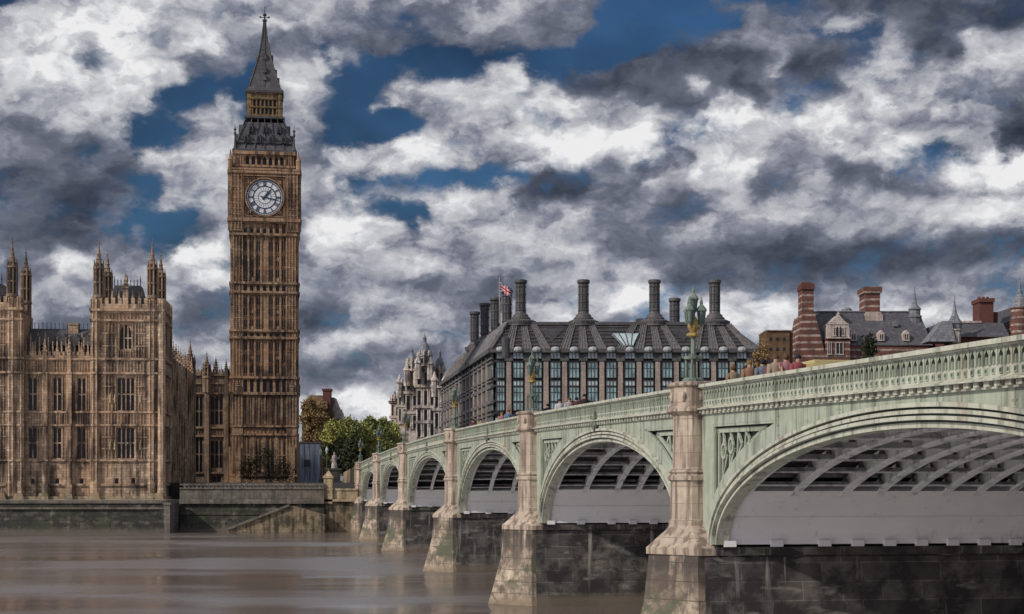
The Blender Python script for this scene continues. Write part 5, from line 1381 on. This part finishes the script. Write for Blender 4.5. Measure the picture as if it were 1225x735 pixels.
# ================================================================ ornate domed stone building along the street
dome = empty('domed_building', W(500, 583, 400), 0, 'ornate pale stone building with little lead domes left of the office block', 'building')
DM = Matrix.Translation(-W(500, 583, 400))
def V3(x, y, Y): return W(x, y, Y)
ds, dd = MB(DM), MB(DM); dl = MB(DM)
def block(x0, x1, ytop, Y, dep, cornices=(), rows_=(), mb=None, win=2):
    mb = mb or ds; a, b = V3(x0, ytop, Y), V3(x1, ytop, Y); mb.box(a.x, b.x, Y, Y+dep, GZ, a.z)
    for cy, o in cornices: z = V3(0, cy, Y).z; mb.box(a.x-o, b.x+o, Y-o, Y+dep, z-.35, z+.35)
    for (yb, yt) in rows_:
        for i in range(win):
            w_ = (b.x-a.x)/win; c = a.x + w_*(i+.5); z0, z1 = V3(0, yb, Y).z, V3(0, yt, Y).z
            dd.box(c-w_*.22, c+w_*.22, Y-.08, Y+.2, z0, z1); mb.box(c-w_*.36, c+w_*.36, Y-.35, Y, z1+.1, z1+.4)
            for s_ in (-1, 1): mb.lathe(c+s_*w_*.36, Y-.2, [(.26, z0-.3), (.24, z1+.2)], 8)
def domed(xc, hw, ybase, ydrum, ypeak, Y, mb_d=None):
    c = V3(xc, 0, Y).x; r = hw/F_PX*Y; zb, zd, zp = [V3(0, y, Y).z for y in (ybase, ydrum, ypeak)]
    ds.lathe(c, Y+r, [(r*1.08, zb), (r*1.08, zb+.6), (r*.92, zb+.7), (r*.92, zd-.5), (r*1.12, zd-.3), (r*1.12, zd)], 12)
    for k in range(8): a = 2*math.pi*k/8; ds.lathe(c+r*math.cos(a), Y+r+r*math.sin(a), [(.3, zb), (.28, zd-.3), (.45, zd), (.35, zd+.7), (.02, zd+1.5)], 6); dd.box(c+r*.9*math.cos(a+.39)-.3, c+r*.9*math.cos(a+.39)+.3, Y+r+r*.93*math.sin(a+.39)-.3, Y+r+r*.93*math.sin(a+.39)+.3, zb+.8, zd-.8)
    h = zp - zd
    dl.lathe(c, Y+r, [(r*.95, zd), (r*.93, zd+h*.12), (r*.82, zd+h*.28), (r*.58, zd+h*.45), (r*.34, zd+h*.55), (r*.28, zd+h*.58), (r*.28, zd+h*.72), (r*.34, zd+h*.74), (r*.16, zd+h*.84), (.08, zd+h*.9), (.03, zp)], 12)
block(498, 521, 438, 405, 60, ((440, .6), (462, .5), (487, .7), (505, .5)), ((460, 446), (484, 468), (503, 491), (522, 508)), win=3)
block(485, 500, 444, 425, 50, ((446, .6), (470, .5), (494, .6)), ((466, 451), (490, 474), (512, 498)), win=2)
block(476, 487, 462, 445, 50, ((464, .6), (486, .5), (506, .5)), ((483, 468), (503, 490)), win=2)
block(467.5, 478, 480, 465, 50, ((481, .7), (499, .5)), ((497, 485), (517, 503)), win=2)
block(519, 534, 462, 403, 60, ((463, .6), (490, .5)), ((486, 468), (510, 495)), win=2)
domed(507.5, 8.2, 438, 425, 397, 403); domed(492.5, 6.4, 444, 434, 414, 423); domed(484, 4.6, 462, 459, 449, 443); domed(472, 4.4, 480, 477, 467, 463); domed(525.5, 6.6, 460, 443, 414, 407)
for (xc, yt, Y) in ((500.5, 431, 404), (515, 432, 404), (487, 440, 424), (498, 440, 424), (478, 455, 444), (533, 452, 404), (520, 452, 403.5)):
    c = V3(xc, yt, Y); ds.lathe(c.x, Y-.3, [(.9, c.z-5), (.9, c.z-1), (1.2, c.z-.8), (.7, c.z), (.1, c.z+1.6)], 8)
ds.build('walls', PORTLAND, dome); dd.build('window_openings', DARKGL, dome); dl.build('domes', LEAD, dome)

# ================================================================ red brick buildings with banded chimneys beyond the bridge
NS = F_PX/330.0
def nz(y): return CAM_H + (HOR_Y-y)/NS
def nx(x): return (x-CX)/NS
nb1 = empty('brick_building', (nx(1030), 330, GZ), 0, 'red brick building with slate roof, white gable and flared striped chimney', 'building')
NM = Matrix.Translation((-nx(1030), -330, -GZ))
m = MB(NM); m.box(nx(986), nx(1113), 331, 352, GZ, nz(412)); wl = m.build('walls', BANDED, nb1)
m = MB(NM); m.loft([[(nx(974),331,nz(413)), (nx(1117),330.6,nz(413)), (nx(1117),352.5,nz(413)), (nx(974),352.5,nz(413))], [(nx(975),338.5,nz(368)), (nx(1112),338.5,nz(368)), (nx(1112),345,nz(368)), (nx(975),345,nz(368))]]); rf = m.build('roof', SLATE, nb1)
m = MB(NM); m.box(nx(975), nx(1112), 338.2, 338.9, nz(368.5), nz(366.8)); m.build('ridge', LEAD, rf)
m = MB(NM); m.lathe(nx(1026), 341, [(1.6, nz(369)), (1.6, nz(366)), (1.1, nz(364.5)), (1.1, nz(363)), (.5, nz(361))], 8); m.build('ridge_vent', LEAD, rf)
# flared gable chimney
m = MB(NM); pts = [(nx(946), nz(445)), (nx(992), nz(445)), (nx(988), nz(428)), (nx(983), nz(410)), (nx(978), nz(390)), (nx(974.5), nz(376)), (nx(960), nz(376)), (nx(956.5), nz(395)), (nx(951.5), nz(415)), (nx(948), nz(430))]
m.prism(pts, 329.5, 340); m.box(nx(960), nx(974), 330.5, 335, nz(376), nz(346)); c1 = m.build('gable_chimney', BANDED, nb1)
m = MB(NM); m.box(nx(959), nx(975), 330.2, 335.3, nz(346), nz(340)); m.box(nx(960), nx(974), 330.5, 335, nz(340), nz(338.5)); 
for q in (963, 967, 971): m.lathe(nx(q), 332.8, [(.35, nz(339)), (.30, nz(335.5))], 8)
m.build('chimney_cap', BRICK, c1)
m = MB(NM); m.box(nx(1045.5), nx(1063.5), 338, 344, nz(378), nz(345)); m.box(nx(1043.5), nx(1065.5), 337.6, 344.4, nz(345), nz(337.5)); c2 = m.build('chimney', BANDED, nb1)
m = MB(NM); m.box(nx(1044), nx(1065), 336.5, 344, nz(386), nz(374)); m.prism([(nx(1043), nz(374)), (nx(1066), nz(374)), (nx(1063), nz(369)), (nx(1046), nz(369))], 337, 343.8); m.build('chimney_base', WHITEST, c2)
# gabled front bay
m = MB(NM); m.box(nx(987), nx(1016), 329.3, 333, GZ, nz(405)); m.build('bay', BANDED, nb1)
m = MB(NM); pts = [(nx(988.5), nz(405)), (nx(1015), nz(405)), (nx(1015), nz(394)), (nx(1013.5), nz(388)), (nx(1009), nz(385)), (nx(1005), nz(380)), (nx(1002), nz(377)), (nx(998.5), nz(380)), (nx(994), nz(385)), (nx(990), nz(388)), (nx(988.5), nz(394))]
m.prism(pts, 329, 336); m.box(nx(987), nx(1016.5), 328.8, 330, nz(405.8), nz(404.4)); m.box(nx(989), nx(1014.5), 328.85, 330, nz(389), nz(388)); m.lathe(nx(1002), 329.4, [(.3, nz(378)), (.4, nz(376)), (.12, nz(374.5)), (.02, nz(370))], 6); gb_ = m.build('gable', WHITEST, nb1)
def nwin(parent, xa, xb, yb, yt, Y, frame=WHITEST):
    f = MB(NM); a, b = nx(xa), nx(xb)
    f.box(a-.22, a, Y-.12, Y+.1, nz(yb), nz(yt)); f.box(b, b+.22, Y-.12, Y+.1, nz(yb), nz(yt)); f.box(a-.25, b+.25, Y-.14, Y+.1, nz(yt), nz(yt)+.25); f.box(a-.3, b+.3, Y-.2, Y+.1, nz(yb)-.25, nz(yb))
    f.box((a+b)/2-.08, (a+b)/2+.08, Y-.1, Y+.1, nz(yb), nz(yt)); o = f.build('window', frame, parent); g = MB(NM); g.box(a, b, Y-.05, Y+.05, nz(yb), nz(yt)); g.build('pane', DARKGL, o)
nwin(gb_, 996.5, 999.8, 402, 393.5, 328.95); nwin(gb_, 1001, 1003.5, 402, 393.5, 328.95); nwin(gb_, 1004.8, 1008, 402, 393.5, 328.95); nwin(nb1, 999.5, 1007, 424, 411, 329.2); nwin(nb1, 990, 993, 424, 411, 329.2)
for q in (1023, 1056.5, 1086.5):
    m = MB(NM); m.prism([(nx(q)-.75, nz(407)), (nx(q)+.75, nz(407)), (nx(q)+.75, nz(399)), (nx(q), nz(394)), (nx(q)-.75, nz(399))], 331.5, 338); dmr = m.build('dormer', WHITEST, nb1); nwin(dmr, q-2, q+2, 406, 399.5, 331.45)
for q in (1015, 1078):
    m = MB(NM); m.prism([(nx(q)-.5, nz(388)), (nx(q)+.5, nz(388)), (nx(q)+.5, nz(383.5)), (nx(q), nz(380)), (nx(q)-.5, nz(383.5))], 334.5, 339); m.build('dormer', LEAD, nb1)
m = MB(NM); m.lathe(nx(1104.5), 337, [(1.25, GZ), (1.25, nz(377)), (1.5, nz(375.5)), (1.5, nz(374)), (1.2, nz(373)), (1.2, nz(367)), (1.45, nz(366)), (1.1, nz(363.5)), (.55, nz(360)), (.3, nz(354)), (.14, nz(345)), (.05, nz(337))], 10); m.build('corner_turret', LEAD, nb1)

nb2 = empty('brick_building', (nx(1170), 330, GZ), 0, 'dark roofed brick building with spired round turrets at the right edge', 'building')
NM2 = Matrix.Translation((-nx(1170), -330, -GZ)); S_ = NM; NM = NM2
m = MB(NM); m.box(nx(1122), nx(1300), 324, 350, GZ, nz(406)); m.build('walls', BRICK, nb2)
m = MB(NM); m.loft([[(nx(1118),323,nz(407)), (nx(1196),323,nz(407)), (nx(1196),345,nz(407)), (nx(1118),345,nz(407))], [(nx(1122),328,nz(387.5)), (nx(1196),328,nz(387.5)), (nx(1196),340,nz(387.5)), (nx(1122),340,nz(387.5))]]); r2 = m.build('roof', SLATE, nb2)
m = MB(NM); m.box(nx(1133), nx(1170), 327.6, 328.2, nz(387.8), nz(385.6)); m.build('ridge', WHITEST, r2)
m = MB(NM); m.loft([[(nx(1092),318,nz(415)), (nx(1124),318,nz(415)), (nx(1124),324,nz(415)), (nx(1092),324,nz(415))], [(nx(1110),319,nz(391)), (nx(1121),319,nz(391)), (nx(1121),323,nz(391)), (nx(1110),323,nz(391))]]); m.build('hipped_roof', LEAD, nb2)
m = MB(NM); m.lathe(nx(1127.5), 321, [(.85, GZ), (.85, nz(402)), (1.5, nz(400)), (1.5, nz(394)), (1.7, nz(393)), (1.0, nz(387)), (.5, nz(381)), (.22, nz(372)), (.05, nz(359))], 8); m.prism([(nx(1120.5), nz(393)), (nx(1134.5), nz(393)), (nx(1127.5), nz(381))], 320, 322); m.build('small_spire', LEAD, nb2)
m = MB(NM); m.lathe(nx(1127.5), 319.6, [(.9, nz(416)), (.9, nz(402.5)), (1.2, nz(401.5)), (1.2, nz(400.2))], 8); m.build('spire_base', WHITEST, nb2)
m = MB(NM); m.box(nx(1168.5), nx(1185), 328, 333, nz(405), nz(363)); m.box(nx(1167.5), nx(1186), 327.6, 333.4, nz(363), nz(358.5)); m.box(nx(1185.5), nx(1192), 329, 333, nz(405), nz(374))
for q in (1172, 1177, 1182): m.lathe(nx(q), 330.5, [(.36, nz(359)), (.30, nz(355))], 8)
m.build('chimney', BRICK, nb2)
m = MB(NM); m.lathe(nx(1205), 322, [(1.75, GZ), (1.75, nz(376)), (1.95, nz(375)), (1.95, nz(373.5))], 14); m.build('corner_turret', BANDED, nb2)
m = MB(NM); m.lathe(nx(1205), 322, [(1.95, nz(373.6)), (1.7, nz(371)), (1.5, nz(365)), (1.0, nz(361)), (.62, nz(358)), (.55, nz(354)), (.35, nz(352)), (.16, nz(345)), (.04, nz(337.5))], 12); m.build('turret_roof', LEAD, nb2)
m = MB(NM); m.loft([[(nx(1208),324,nz(385)), (nx(1300),324,nz(385)), (nx(1300),345,nz(385)), (nx(1208),345,nz(385))], [(nx(1212),329,nz(367)), (nx(1300),329,nz(367)), (nx(1300),340,nz(367)), (nx(1212),340,nz(367))]]); m.build('roof', SLATE, nb2)
m = MB(NM); m.box(nx(1209), nx(1300), 324.5, 345, nz(406), nz(385)); m.build('upper_wall', BANDED, nb2)
NM = S_
# brown block between office and striped chimney
bb_ = empty('brick_block', (nx(933), 300, GZ), 0, 'plain brown brick block with flat top left of the striped chimney', 'building')
BS = F_PX/300.0
def bz(y): return CAM_H + (HOR_Y-y)/BS
def bx(x): return (x-CX)/BS
BMx = Matrix.Translation((-nx(933), -300, -GZ))
m = MB(BMx); m.box(bx(917), bx(944.5), 300, 309, GZ, bz(396)); m.box(bx(944.5), bx(949.5), 301, 309, GZ, bz(394.5)); m.build('walls', BROWNB, bb_)
m = MB(BMx); m.box(bx(916.3), bx(945), 299.7, 309.2, bz(396), bz(394.8)); m.build('coping', WHITEST, bb_)
m = MB(BMx)
for q in (922, 930, 938):
    for y in (404, 416): m.box(bx(q)-.25, bx(q)+.25, 299.94, 300.1, bz(y+4), bz(y))
m.build('window_slots', DARKGL, bb_)
m = MB(BMx); m.box(bx(900), bx(925), 303, 309, GZ, bz(422)); m.build('side_wing', BRICK, bb_)

# house with chimneys behind the trees, blue grey hoarding by the tower
hs = empty('brick_house', W(382, 575, 380), 0, 'brown house with dark chimney and white attic behind the trees', 'house')
HM = Matrix.Translation(-W(382, 575, 380))
def H(x, y): return W(x, y, 380)
m = MB(HM); m.box(H(361,0).x, H(388,0).x, 380, 392, GZ, H(0,488).z); m.build('walls', BROWNB, hs)
m = MB(HM); m.loft([[(H(359,0).x,379.5,H(0,489).z), (H(392,0).x,379.5,H(0,489).z), (H(392,0).x,392,H(0,489).z), (H(359,0).x,392,H(0,489).z)], [(H(368,0).x,384,H(0,472).z), (H(388,0).x,384,H(0,472).z), (H(388,0).x,388,H(0,472).z), (H(368,0).x,388,H(0,472).z)]]); rf = m.build('roof', BROWNB, hs)
m = MB(HM); m.box(H(385,0).x, H(394,0).x, 382, 385, H(0,500).z, H(0,467).z); m.box(H(384,0).x, H(395,0).x, 381.8, 385.2, H(0,467).z, H(0,464.5).z); m.build('chimney', BRICK, hs)
m = MB(HM); m.prism([(H(389,0).x, H(0,520).z), (H(405,0).x, H(0,520).z), (H(405,0).x, H(0,492).z), (H(402,0).x, H(0,489).z), (H(396,0).x, H(0,474).z), (H(391,0).x, H(0,474).z)], 386, 392); m.build('gable', PORTLAND, hs)
m = MB(HM); m.box(H(397,0).x, H(406.5,0).x, 384.5, 386, H(0,500).z, H(0,489).z); m.build('attic', WHITEST, hs)
ho = empty('hoarding', W(371, 575, 296), R(5), 'blue grey boarded enclosure at the right foot of the clock tower', 'hoarding')
ho.location.z = GZ
m = MB(); m.box(-2.1, 1.9, 0, 3.5, 0, 7.6); m.build('boarding', HOARD, ho)
m = MB(); m.box(-2.2, 2.0, -.1, 3.6, 7.6, 7.95); m.box(1.9, 2.15, -.12, 3.6, 0, 7.6)
for k in range(5): m.box(-2.1+k*.98, -2.04+k*.98, -.05, .0, .2, 7.5)
m.build('frame_posts', IRON, ho)
m = MB(); m.box(-1.2, .0, -.08, 0, 3.2, 4.5); m.build('opening', DARKGL, ho)
# ================================================================ trees and shrubs
def leaf_mesh(name, lumps, n, size, seed, material, parent):
    g = np.random.default_rng(seed); vs = np.zeros((n*4, 3)); 
    wts = np.array([l[3]*l[4]*l[5] for l in lumps]); wts = wts/wts.sum(); idx = g.choice(len(lumps), n, p=wts)
    L = np.array(lumps)[idx]
    d = g.normal(size=(n, 3)); d /= np.linalg.norm(d, axis=1)[:, None]
    # leaves in sprays: gather around spray centres near each lump's surface
    nspr = max(8, n//14); sc = g.normal(size=(nspr, 3)); sc /= np.linalg.norm(sc, axis=1)[:, None]
    si = g.integers(0, nspr, n); rad = (g.random(nspr)**.38)[si]
    c = L[:, :3] + sc[si]*rad[:, None]*L[:, 3:6] + d*g.random((n, 1))*size*3.2
    u = g.normal(size=(n, 3)); u /= np.linalg.norm(u, axis=1)[:, None]; v = np.cross(u, g.normal(size=(n, 3))); v /= np.linalg.norm(v, axis=1)[:, None]
    s = size*(.6 + .8*g.random((n, 1)))
    vs[0::4] = c - u*s; vs[1::4] = c + v*s*.55; vs[2::4] = c + u*s; vs[3::4] = c - v*s*.55
    me = bpy.data.meshes.new(name); me.from_pydata(vs.tolist(), [], [(4*i, 4*i+1, 4*i+2, 4*i+3) for i in range(n)]); me.materials.append(material)
    o = link(bpy.data.objects.new(name, me)); o.parent = parent; return o
def tree(label, loc, h, w, n, seed, leaf, group='trees on the far bank', size=.34, name='tree', trunk=.35, bare=False):
    r = empty(name, loc, 0, label, 'tree' if name == 'tree' else 'shrub', group); rr = random.Random(seed)
    m = MB(); th = h*trunk
    m.tube([(0, 0, -.3), (.05*w, 0, th*.5), (0, .03*w, th), (-.03*w, 0, h*.7), (0, 0, h*.9)], [h*.028, h*.022, h*.018, h*.011, h*.004], 7)
    lumps = []
    nl = 13
    for k in range(nl):
        a = k*2.4 + rr.uniform(-.4, .4); q = (k + .5)/nl; z = th*.75 + (h - th*.75)*q*.92
        rad = w*.5*math.sin(math.pi*min(1, (.18 + q*.80)))**.7 * rr.uniform(.45, .95)
        p = (rad*.72*math.cos(a), rad*.72*math.sin(a), z); s = w*rr.uniform(.14, .24)
        lumps.append((p[0], p[1], p[2], s*1.15, s*1.15, s*.85))
        m.tube([(0, 0, th*.6 + (z-th*.6)*.45), (p[0]*.5, p[1]*.5, z*.82 + .08*h*0), p], [h*.011, h*.007, h*.002], 5)
        for e in range(3 if not bare else 9):
            b = a + rr.uniform(-1, 1); m.tube([p, (p[0]+s*1.1*math.cos(b), p[1]+s*1.1*math.sin(b), p[2]+s*rr.uniform(-.1, 1.1))], [h*.003+.012, .012], 4)
    lumps.append((0, 0, h*.93, w*.16, w*.16, h*.09))
    m.build('trunk', BARK, r)
    leaf_mesh('crown', lumps, n, size, seed, leaf, r); return r
G0 = GZ
def at(x, Y): return ((x-CX)/F_PX*Y, Y, G0)
S3 = F_PX/345
tree('tall brown leaved tree right behind the blue grey hoarding', at(371, 350), 19.5, 6.0, 4200, 3, LEAFB, size=.28)
tree('rusty brown leaved tree in front of the white attic', at(384, 362), 19.0, 7.5, 5200, 4, LEAFB, size=.28)
tree('bright yellow green tree beside the blue grey hoarding', at(399, 335), 13.6, 7.5, 7000, 5, LEAFY, size=.30)
tree('grey green broad tree left of centre in the bank grove', at(417, 345), 14.6, 9.0, 7500, 6, LEAFG, size=.30)
tree('yellowish round tree between grey green tree and dark green tree', at(434, 350), 13.4, 7.5, 6500, 7, LEAFY, size=.30)
tree('taller green tree in the middle of the grove by the domed building', at(443, 362), 15.4, 7.0, 6500, 8, LEAFG, size=.30)
tree('green tree at the left foot of the domed building', at(458, 372), 15.6, 8.0, 7000, 9, LEAFG, size=.30)
tree('olive green tree partly hidden behind the domed building corner', at(470, 380), 14.8, 8.0, 6500, 10, LEAFY, size=.30)
tree('low dark tree behind the last bridge piers', at(410, 312), 8.6, 7.0, 5200, 12, LEAFD, size=.28)
tree('low dark bushy tree beside the bridge end', at(424, 300), 8.0, 6.0, 5000, 13, LEAFD, size=.28)
tree('bare dark shrub with fine twigs at the tower foot', at(322, 285), 6.4, 7.5, 1500, 21, LEAFD, 'shrubs at the tower foot', .14, 'shrub', .12, True)
tree('smaller bare shrub left of the big shrub at the tower foot', at(300, 286), 4.6, 5.5, 1100, 22, LEAFD, 'shrubs at the tower foot', .14, 'shrub', .12, True)
tree('low twiggy shrub right of the big shrub at the tower foot', at(342, 287), 3.8, 4.5, 900, 23, LEAFD, 'shrubs at the tower foot', .14, 'shrub', .12, True)
tree('dark tree crown before the slate roof of the brick building', at(1040, 300), 28.5, 6.5, 5000, 31, LEAFD, 'trees beyond the bridge', .30)
tree('small dark tree crown left of the brown brick block', at(912, 280), 25.0, 5.0, 3600, 32, LEAFB, 'trees beyond the bridge', .28)
# hedge line behind the river parapet
# ================================================================ statue, lamp posts, people and traffic on the bridge
st = empty('statue', (W(400, 575, 272).x, 272, GZ), R(15), 'pale stone statue group on a plinth before the trees', 'statue')
m = MB(); m.box(-1.2, 1.2, -.9, .9, 0, .4); m.box(-.95, .95, -.7, .7, .4, 2.3); m.box(-1.1, 1.1, -.85, .85, 2.3, 2.6); m.build('plinth', COPING, st)
m = MB(); m.lathe(0, 0, [(.55, 2.6), (.50, 3.2), (.34, 3.9), (.42, 4.4), (.36, 4.75), (.13, 4.95), (.16, 5.15), (.15, 5.3), (.02, 5.42)], 10); m.tube([(.3, 0, 4.6), (.75, -.1, 4.3), (.95, -.2, 4.9)], [.13, .10, .07], 6); m.tube([(-.3, 0, 4.6), (-.6, -.2, 4.0), (-.35, -.4, 3.7)], [.13, .10, .07], 6); m.build('draped_figure', WHITEST, st)
def post_lamp(x, Y, label):
    r = empty('street_lamp', (W(x, 0, Y).x, Y, GZ), 0, label, 'street lamp', 'lamp posts on the far bank')
    m = MB(); m.lathe(0, 0, [(.24, 0), (.22, .7), (.1, .9), (.07, 4.6), (.12, 4.7)], 8); m.build('post', IRON, r)
    m = MB(); m.lathe(0, 0, [(.12, 4.7), (.26, 5.25), (.30, 5.3), (.12, 5.6), (.02, 5.85)], 6); m.build('lantern', GLASSL, r)
post_lamp(383.5, 262, 'slim dark lamp post right beside the blue grey hoarding'); post_lamp(391, 250, 'slim dark lamp post above the stone gate pillar')

CLOTH = {}
def cloth(c):
    k = tuple(c)
    if k not in CLOTH: CLOTH[k] = plain('cloth %d' % len(CLOTH), c, .85, 0, .2, .3)
    return CLOTH[k]
SKIN = plain('skin', (.42, .25, .18), .6)
def person(t, w, face, jacket, trousers, hair, label, h=1.72, step=.2, seed=0, arm=.0):
    """one continuous body (skinned skeleton) with clothing and hair as children"""
    z0 = P(t) - 1.08
    root = empty('person', bw(t, w, z0), TH + face, label, 'person', 'people walking on the bridge')
    k = h/1.72
    J = dict(pel=(0,0,.93), bel=(0,.0,1.08), ch=(0,.0,1.30), nk=(0,.0,1.47), hd=(0,.02,1.58), tp=(0,.02,1.68),
             shl=(-.19,0,1.40), shr=(.19,0,1.40), ell=(-.25,-.08-arm,1.13), elr=(.25,.06,1.13), hal=(-.24,.06+arm,.90+arm), har=(.24,.16,.90), fgl=(-.24,.10+arm,.82+arm), fgr=(.24,.2,.82),
             hpl=(-.10,0,.90), hpr=(.10,0,.90), knl=(-.10,step*.6,.50), knr=(.10,-step*.35,.50), anl=(-.10,step,.09), anr=(.10,-step,.11), tol=(-.10,step+.16,.04), tor=(.10,-step+.15,.05))
    rad = dict(pel=.135, bel=.125, ch=.145, nk=.058, hd=.098, tp=.07, shl=.07, shr=.07, ell=.045, elr=.045, hal=.036, har=.036, fgl=.028, fgr=.028, hpl=.095, hpr=.095, knl=.06, knr=.06, anl=.042, anr=.042, tol=.035, tor=.035)
    E = [('pel','bel'),('bel','ch'),('ch','nk'),('nk','hd'),('hd','tp'),('ch','shl'),('ch','shr'),('shl','ell'),('shr','elr'),('ell','hal'),('elr','har'),('hal','fgl'),('har','fgr'),('pel','hpl'),('pel','hpr'),('hpl','knl'),('hpr','knr'),('knl','anl'),('knr','anr'),('anl','tol'),('anr','tor')]
    keys = list(J); me = bpy.data.meshes.new('body'); me.from_pydata([tuple(c*k for c in J[q]) for q in keys], [(keys.index(a), keys.index(b)) for a, b in E], [])
    o = link(bpy.data.objects.new('body', me)); o.parent = root
    sk = o.modifiers.new('skin', 'SKIN')
    for i, q in enumerate(keys):
        sv_ = me.skin_vertices[0].data[i]; sv_.radius = (rad[q]*k, rad[q]*k*(.8 if q in ('ch', 'bel', 'pel') else 1)); sv_.use_root = q == 'pel'
    o.modifiers.new('sub', 'SUBSURF').levels = 1; o.modifiers['sub'].render_levels = 1
    me.materials.append(SKIN)
    def ell(rx, ry, z, cx=0, cy=0): return [(cx+rx*math.cos(2*math.pi*i/10)*k, cy+ry*math.sin(2*math.pi*i/10)*k, z*k) for i in range(10)]
    m = MB(); m.loft([ell(.20,.155,.80), ell(.19,.15,.98), ell(.18,.145,1.12), ell(.22,.16,1.32), ell(.20,.14,1.42), ell(.085,.085,1.49)])
    for s in 'lr':
        a, b, c = (Vector(J[q+s])*k for q in ('sh', 'el', 'ha')); m.tube([a, b, c], [.095*k, .07*k, .055*k], 8)
    m.build('jacket', cloth(tuple(.62*(.62*c + .38*sum(jacket)/3) for c in jacket)), root, smooth=True)
    m = MB(); m.loft([ell(.175,.14,.72), ell(.17,.14,.95)])
    for s in 'lr':
        a, b, c = (Vector(J[q+s])*k for q in ('hp', 'kn', 'an')); m.tube([a, b, c], [.115*k, .085*k, .07*k], 8)
    m.build('trousers', cloth(trousers), root, smooth=True)
    m = MB(); m.ball((0, -.005*k, 1.635*k), .112*k, 10, 6, (1, 1.05, .98)); m.build('hair', cloth(hair), root, smooth=True)
    return root
DK, NV, GY, BR, BL = (.02,.02,.025), (.03,.04,.09), (.12,.12,.13), (.09,.05,.03), (.16,.10,.04)
PEOPLE = [
 (-57.6, 1.1, 'person in black jacket just left of the tall pier lamp', DK, DK, DK), (-61.5, 1.0, 'person in white top, nearest the middle of the second arch parapet', (.62,.62,.66), NV, DK), (-64.4, .9, 'person in pale lilac coat walking between white top and dark pair', (.42,.38,.50), GY, BR),
 (-66.0, 1.0, 'person in dark red coat on the second arch from the right', (.16,.03,.03), DK, DK), (-67.2, 1.3, 'person in black coat, right one of a dark pair', DK, DK, BR), (-68.3, .9, 'person in dark brown jacket, left one of a dark pair', (.05,.035,.03), DK, DK),
 (-47.5, 1.0, 'person in navy coat with dark hair above the third arch, rightmost there', NV, DK, DK), (-44.2, .9, 'person in sky blue jacket above the third arch', (.10,.22,.42), NV, BR), (-41.0, 1.0, 'person in salmon pink top with fair hair above the third arch', (.50,.18,.16), GY, BL), (-39.2, 1.2, 'person in light grey shirt above the third arch', (.45,.46,.50), DK, DK), (-31, 1.0, 'person in yellow jacket, small, farther down the bridge', (.45,.36,.08), NV, DK), (-27, 1.0, 'person in maroon jacket, farthest walker on the bridge', (.18,.04,.05), DK, DK),
 (-93.2, 1.0, 'person in tan coat right of the tall pier lamp', (.36,.24,.13), DK, BR), (-93.9, 1.4, 'person in dark green jacket next to the tan coat walker', (.06,.10,.06), DK, DK), (-95.0, 1.0, 'person in orange brown jacket with fair hair near the tan coat walker', (.42,.17,.06), GY, BL), (-96.6, .9, 'person in blue grey jacket left of the group in red', (.16,.20,.30), NV, DK),
 (-97.2, 1.1, 'person in maroon hoodie left of the pink coat walker', (.24,.06,.07), DK, DK), (-97.9, .9, 'person in beige coat between maroon hoodie and pink coat', (.46,.33,.20), BR, BR), (-98.9, .9, 'person in pink coat by the parapet, arm stretched out', (.52,.16,.20), NV, BR), (-99.5, 1.2, 'person in red jacket beside the pink coat walker', (.42,.03,.05), DK, DK),
]
for i, (t, w, lab, j, tr, hr) in enumerate(PEOPLE):
    person(t, w*.6, R(180) if i % 3 else 0.0, j, tr, hr, lab, 1.62 + .16*((i*37) % 10)/10, .12 + .1*(i % 3), i, .25 if 'arm' in lab else 0)
# vehicles on the carriageway
def van(t, w, label, colour, roofc):
    z = P(t) - 1.22; r = empty('van', bw(t, w, z), TH, label, 'van')
    r.scale = (1, .8, .95)
    m = MB(); prof = [(-2.6, .35), (2.4, .35), (2.55, .8), (2.45, 1.1), (1.75, 1.3), (1.15, 1.95), (.7, 2.1), (-2.5, 2.1), (-2.62, 1.9)]
    m.loft([[(x, y, zz) for y, zz in prof] for x in (-.98, -.9, .9, .98)] if False else [[(-.98, y, zz) for y, zz in prof], [(.98, y, zz) for y, zz in prof]]); m.build('body', plain(label[:12], colour, .35), r)
    m = MB(); m.box(-.9, .9, -2.45, .75, 2.1, 2.19); m.box(-.8, .8, -2.0, .2, 2.19, 2.27); m.build('roof', plain(label[:10] + ' roof', roofc, .4), r)
    for s in (-1, 1):
        g = MB(); g.loft([[(s*.985, .4, 1.3), (s*.985, 1.5, 1.3), (s*.985, 1.05, 1.85), (s*.985, .4, 1.9)], [(s*1.0, .4, 1.3), (s*1.0, 1.5, 1.3), (s*1.0, 1.05, 1.85), (s*1.0, .4, 1.9)]]); g.build('side_window', DARKGL, r)
        for y in (-1.7, 1.6):
            wl_ = MB(); wl_.M = Matrix.Translation((s*.88, y, .36)) @ Matrix.Rotation(R(90), 4, 'Y'); wl_.lathe(0, 0, [(.36, -.11), (.36, .11)], 16); wl_.build('wheel', IRON, r)
        hl = MB(); hl.ball((s*.7, 2.5, 1.0), .14, 8, 5); hl.build('headlight', GLASSL, r)
    g = MB(); g.loft([[(-.85, 1.74, 1.34), (.85, 1.74, 1.34), (.75, 1.2, 1.92), (-.75, 1.2, 1.92)], [(-.85, 1.79, 1.35), (.85, 1.79, 1.35), (.75, 1.25, 1.94), (-.75, 1.25, 1.94)]]); g.build('windscreen', DARKGL, r)
van(-90.0, 5.0, 'van with pale yellow roof showing above the bridge parapet', (.36,.29,.12), (.46,.39,.20))
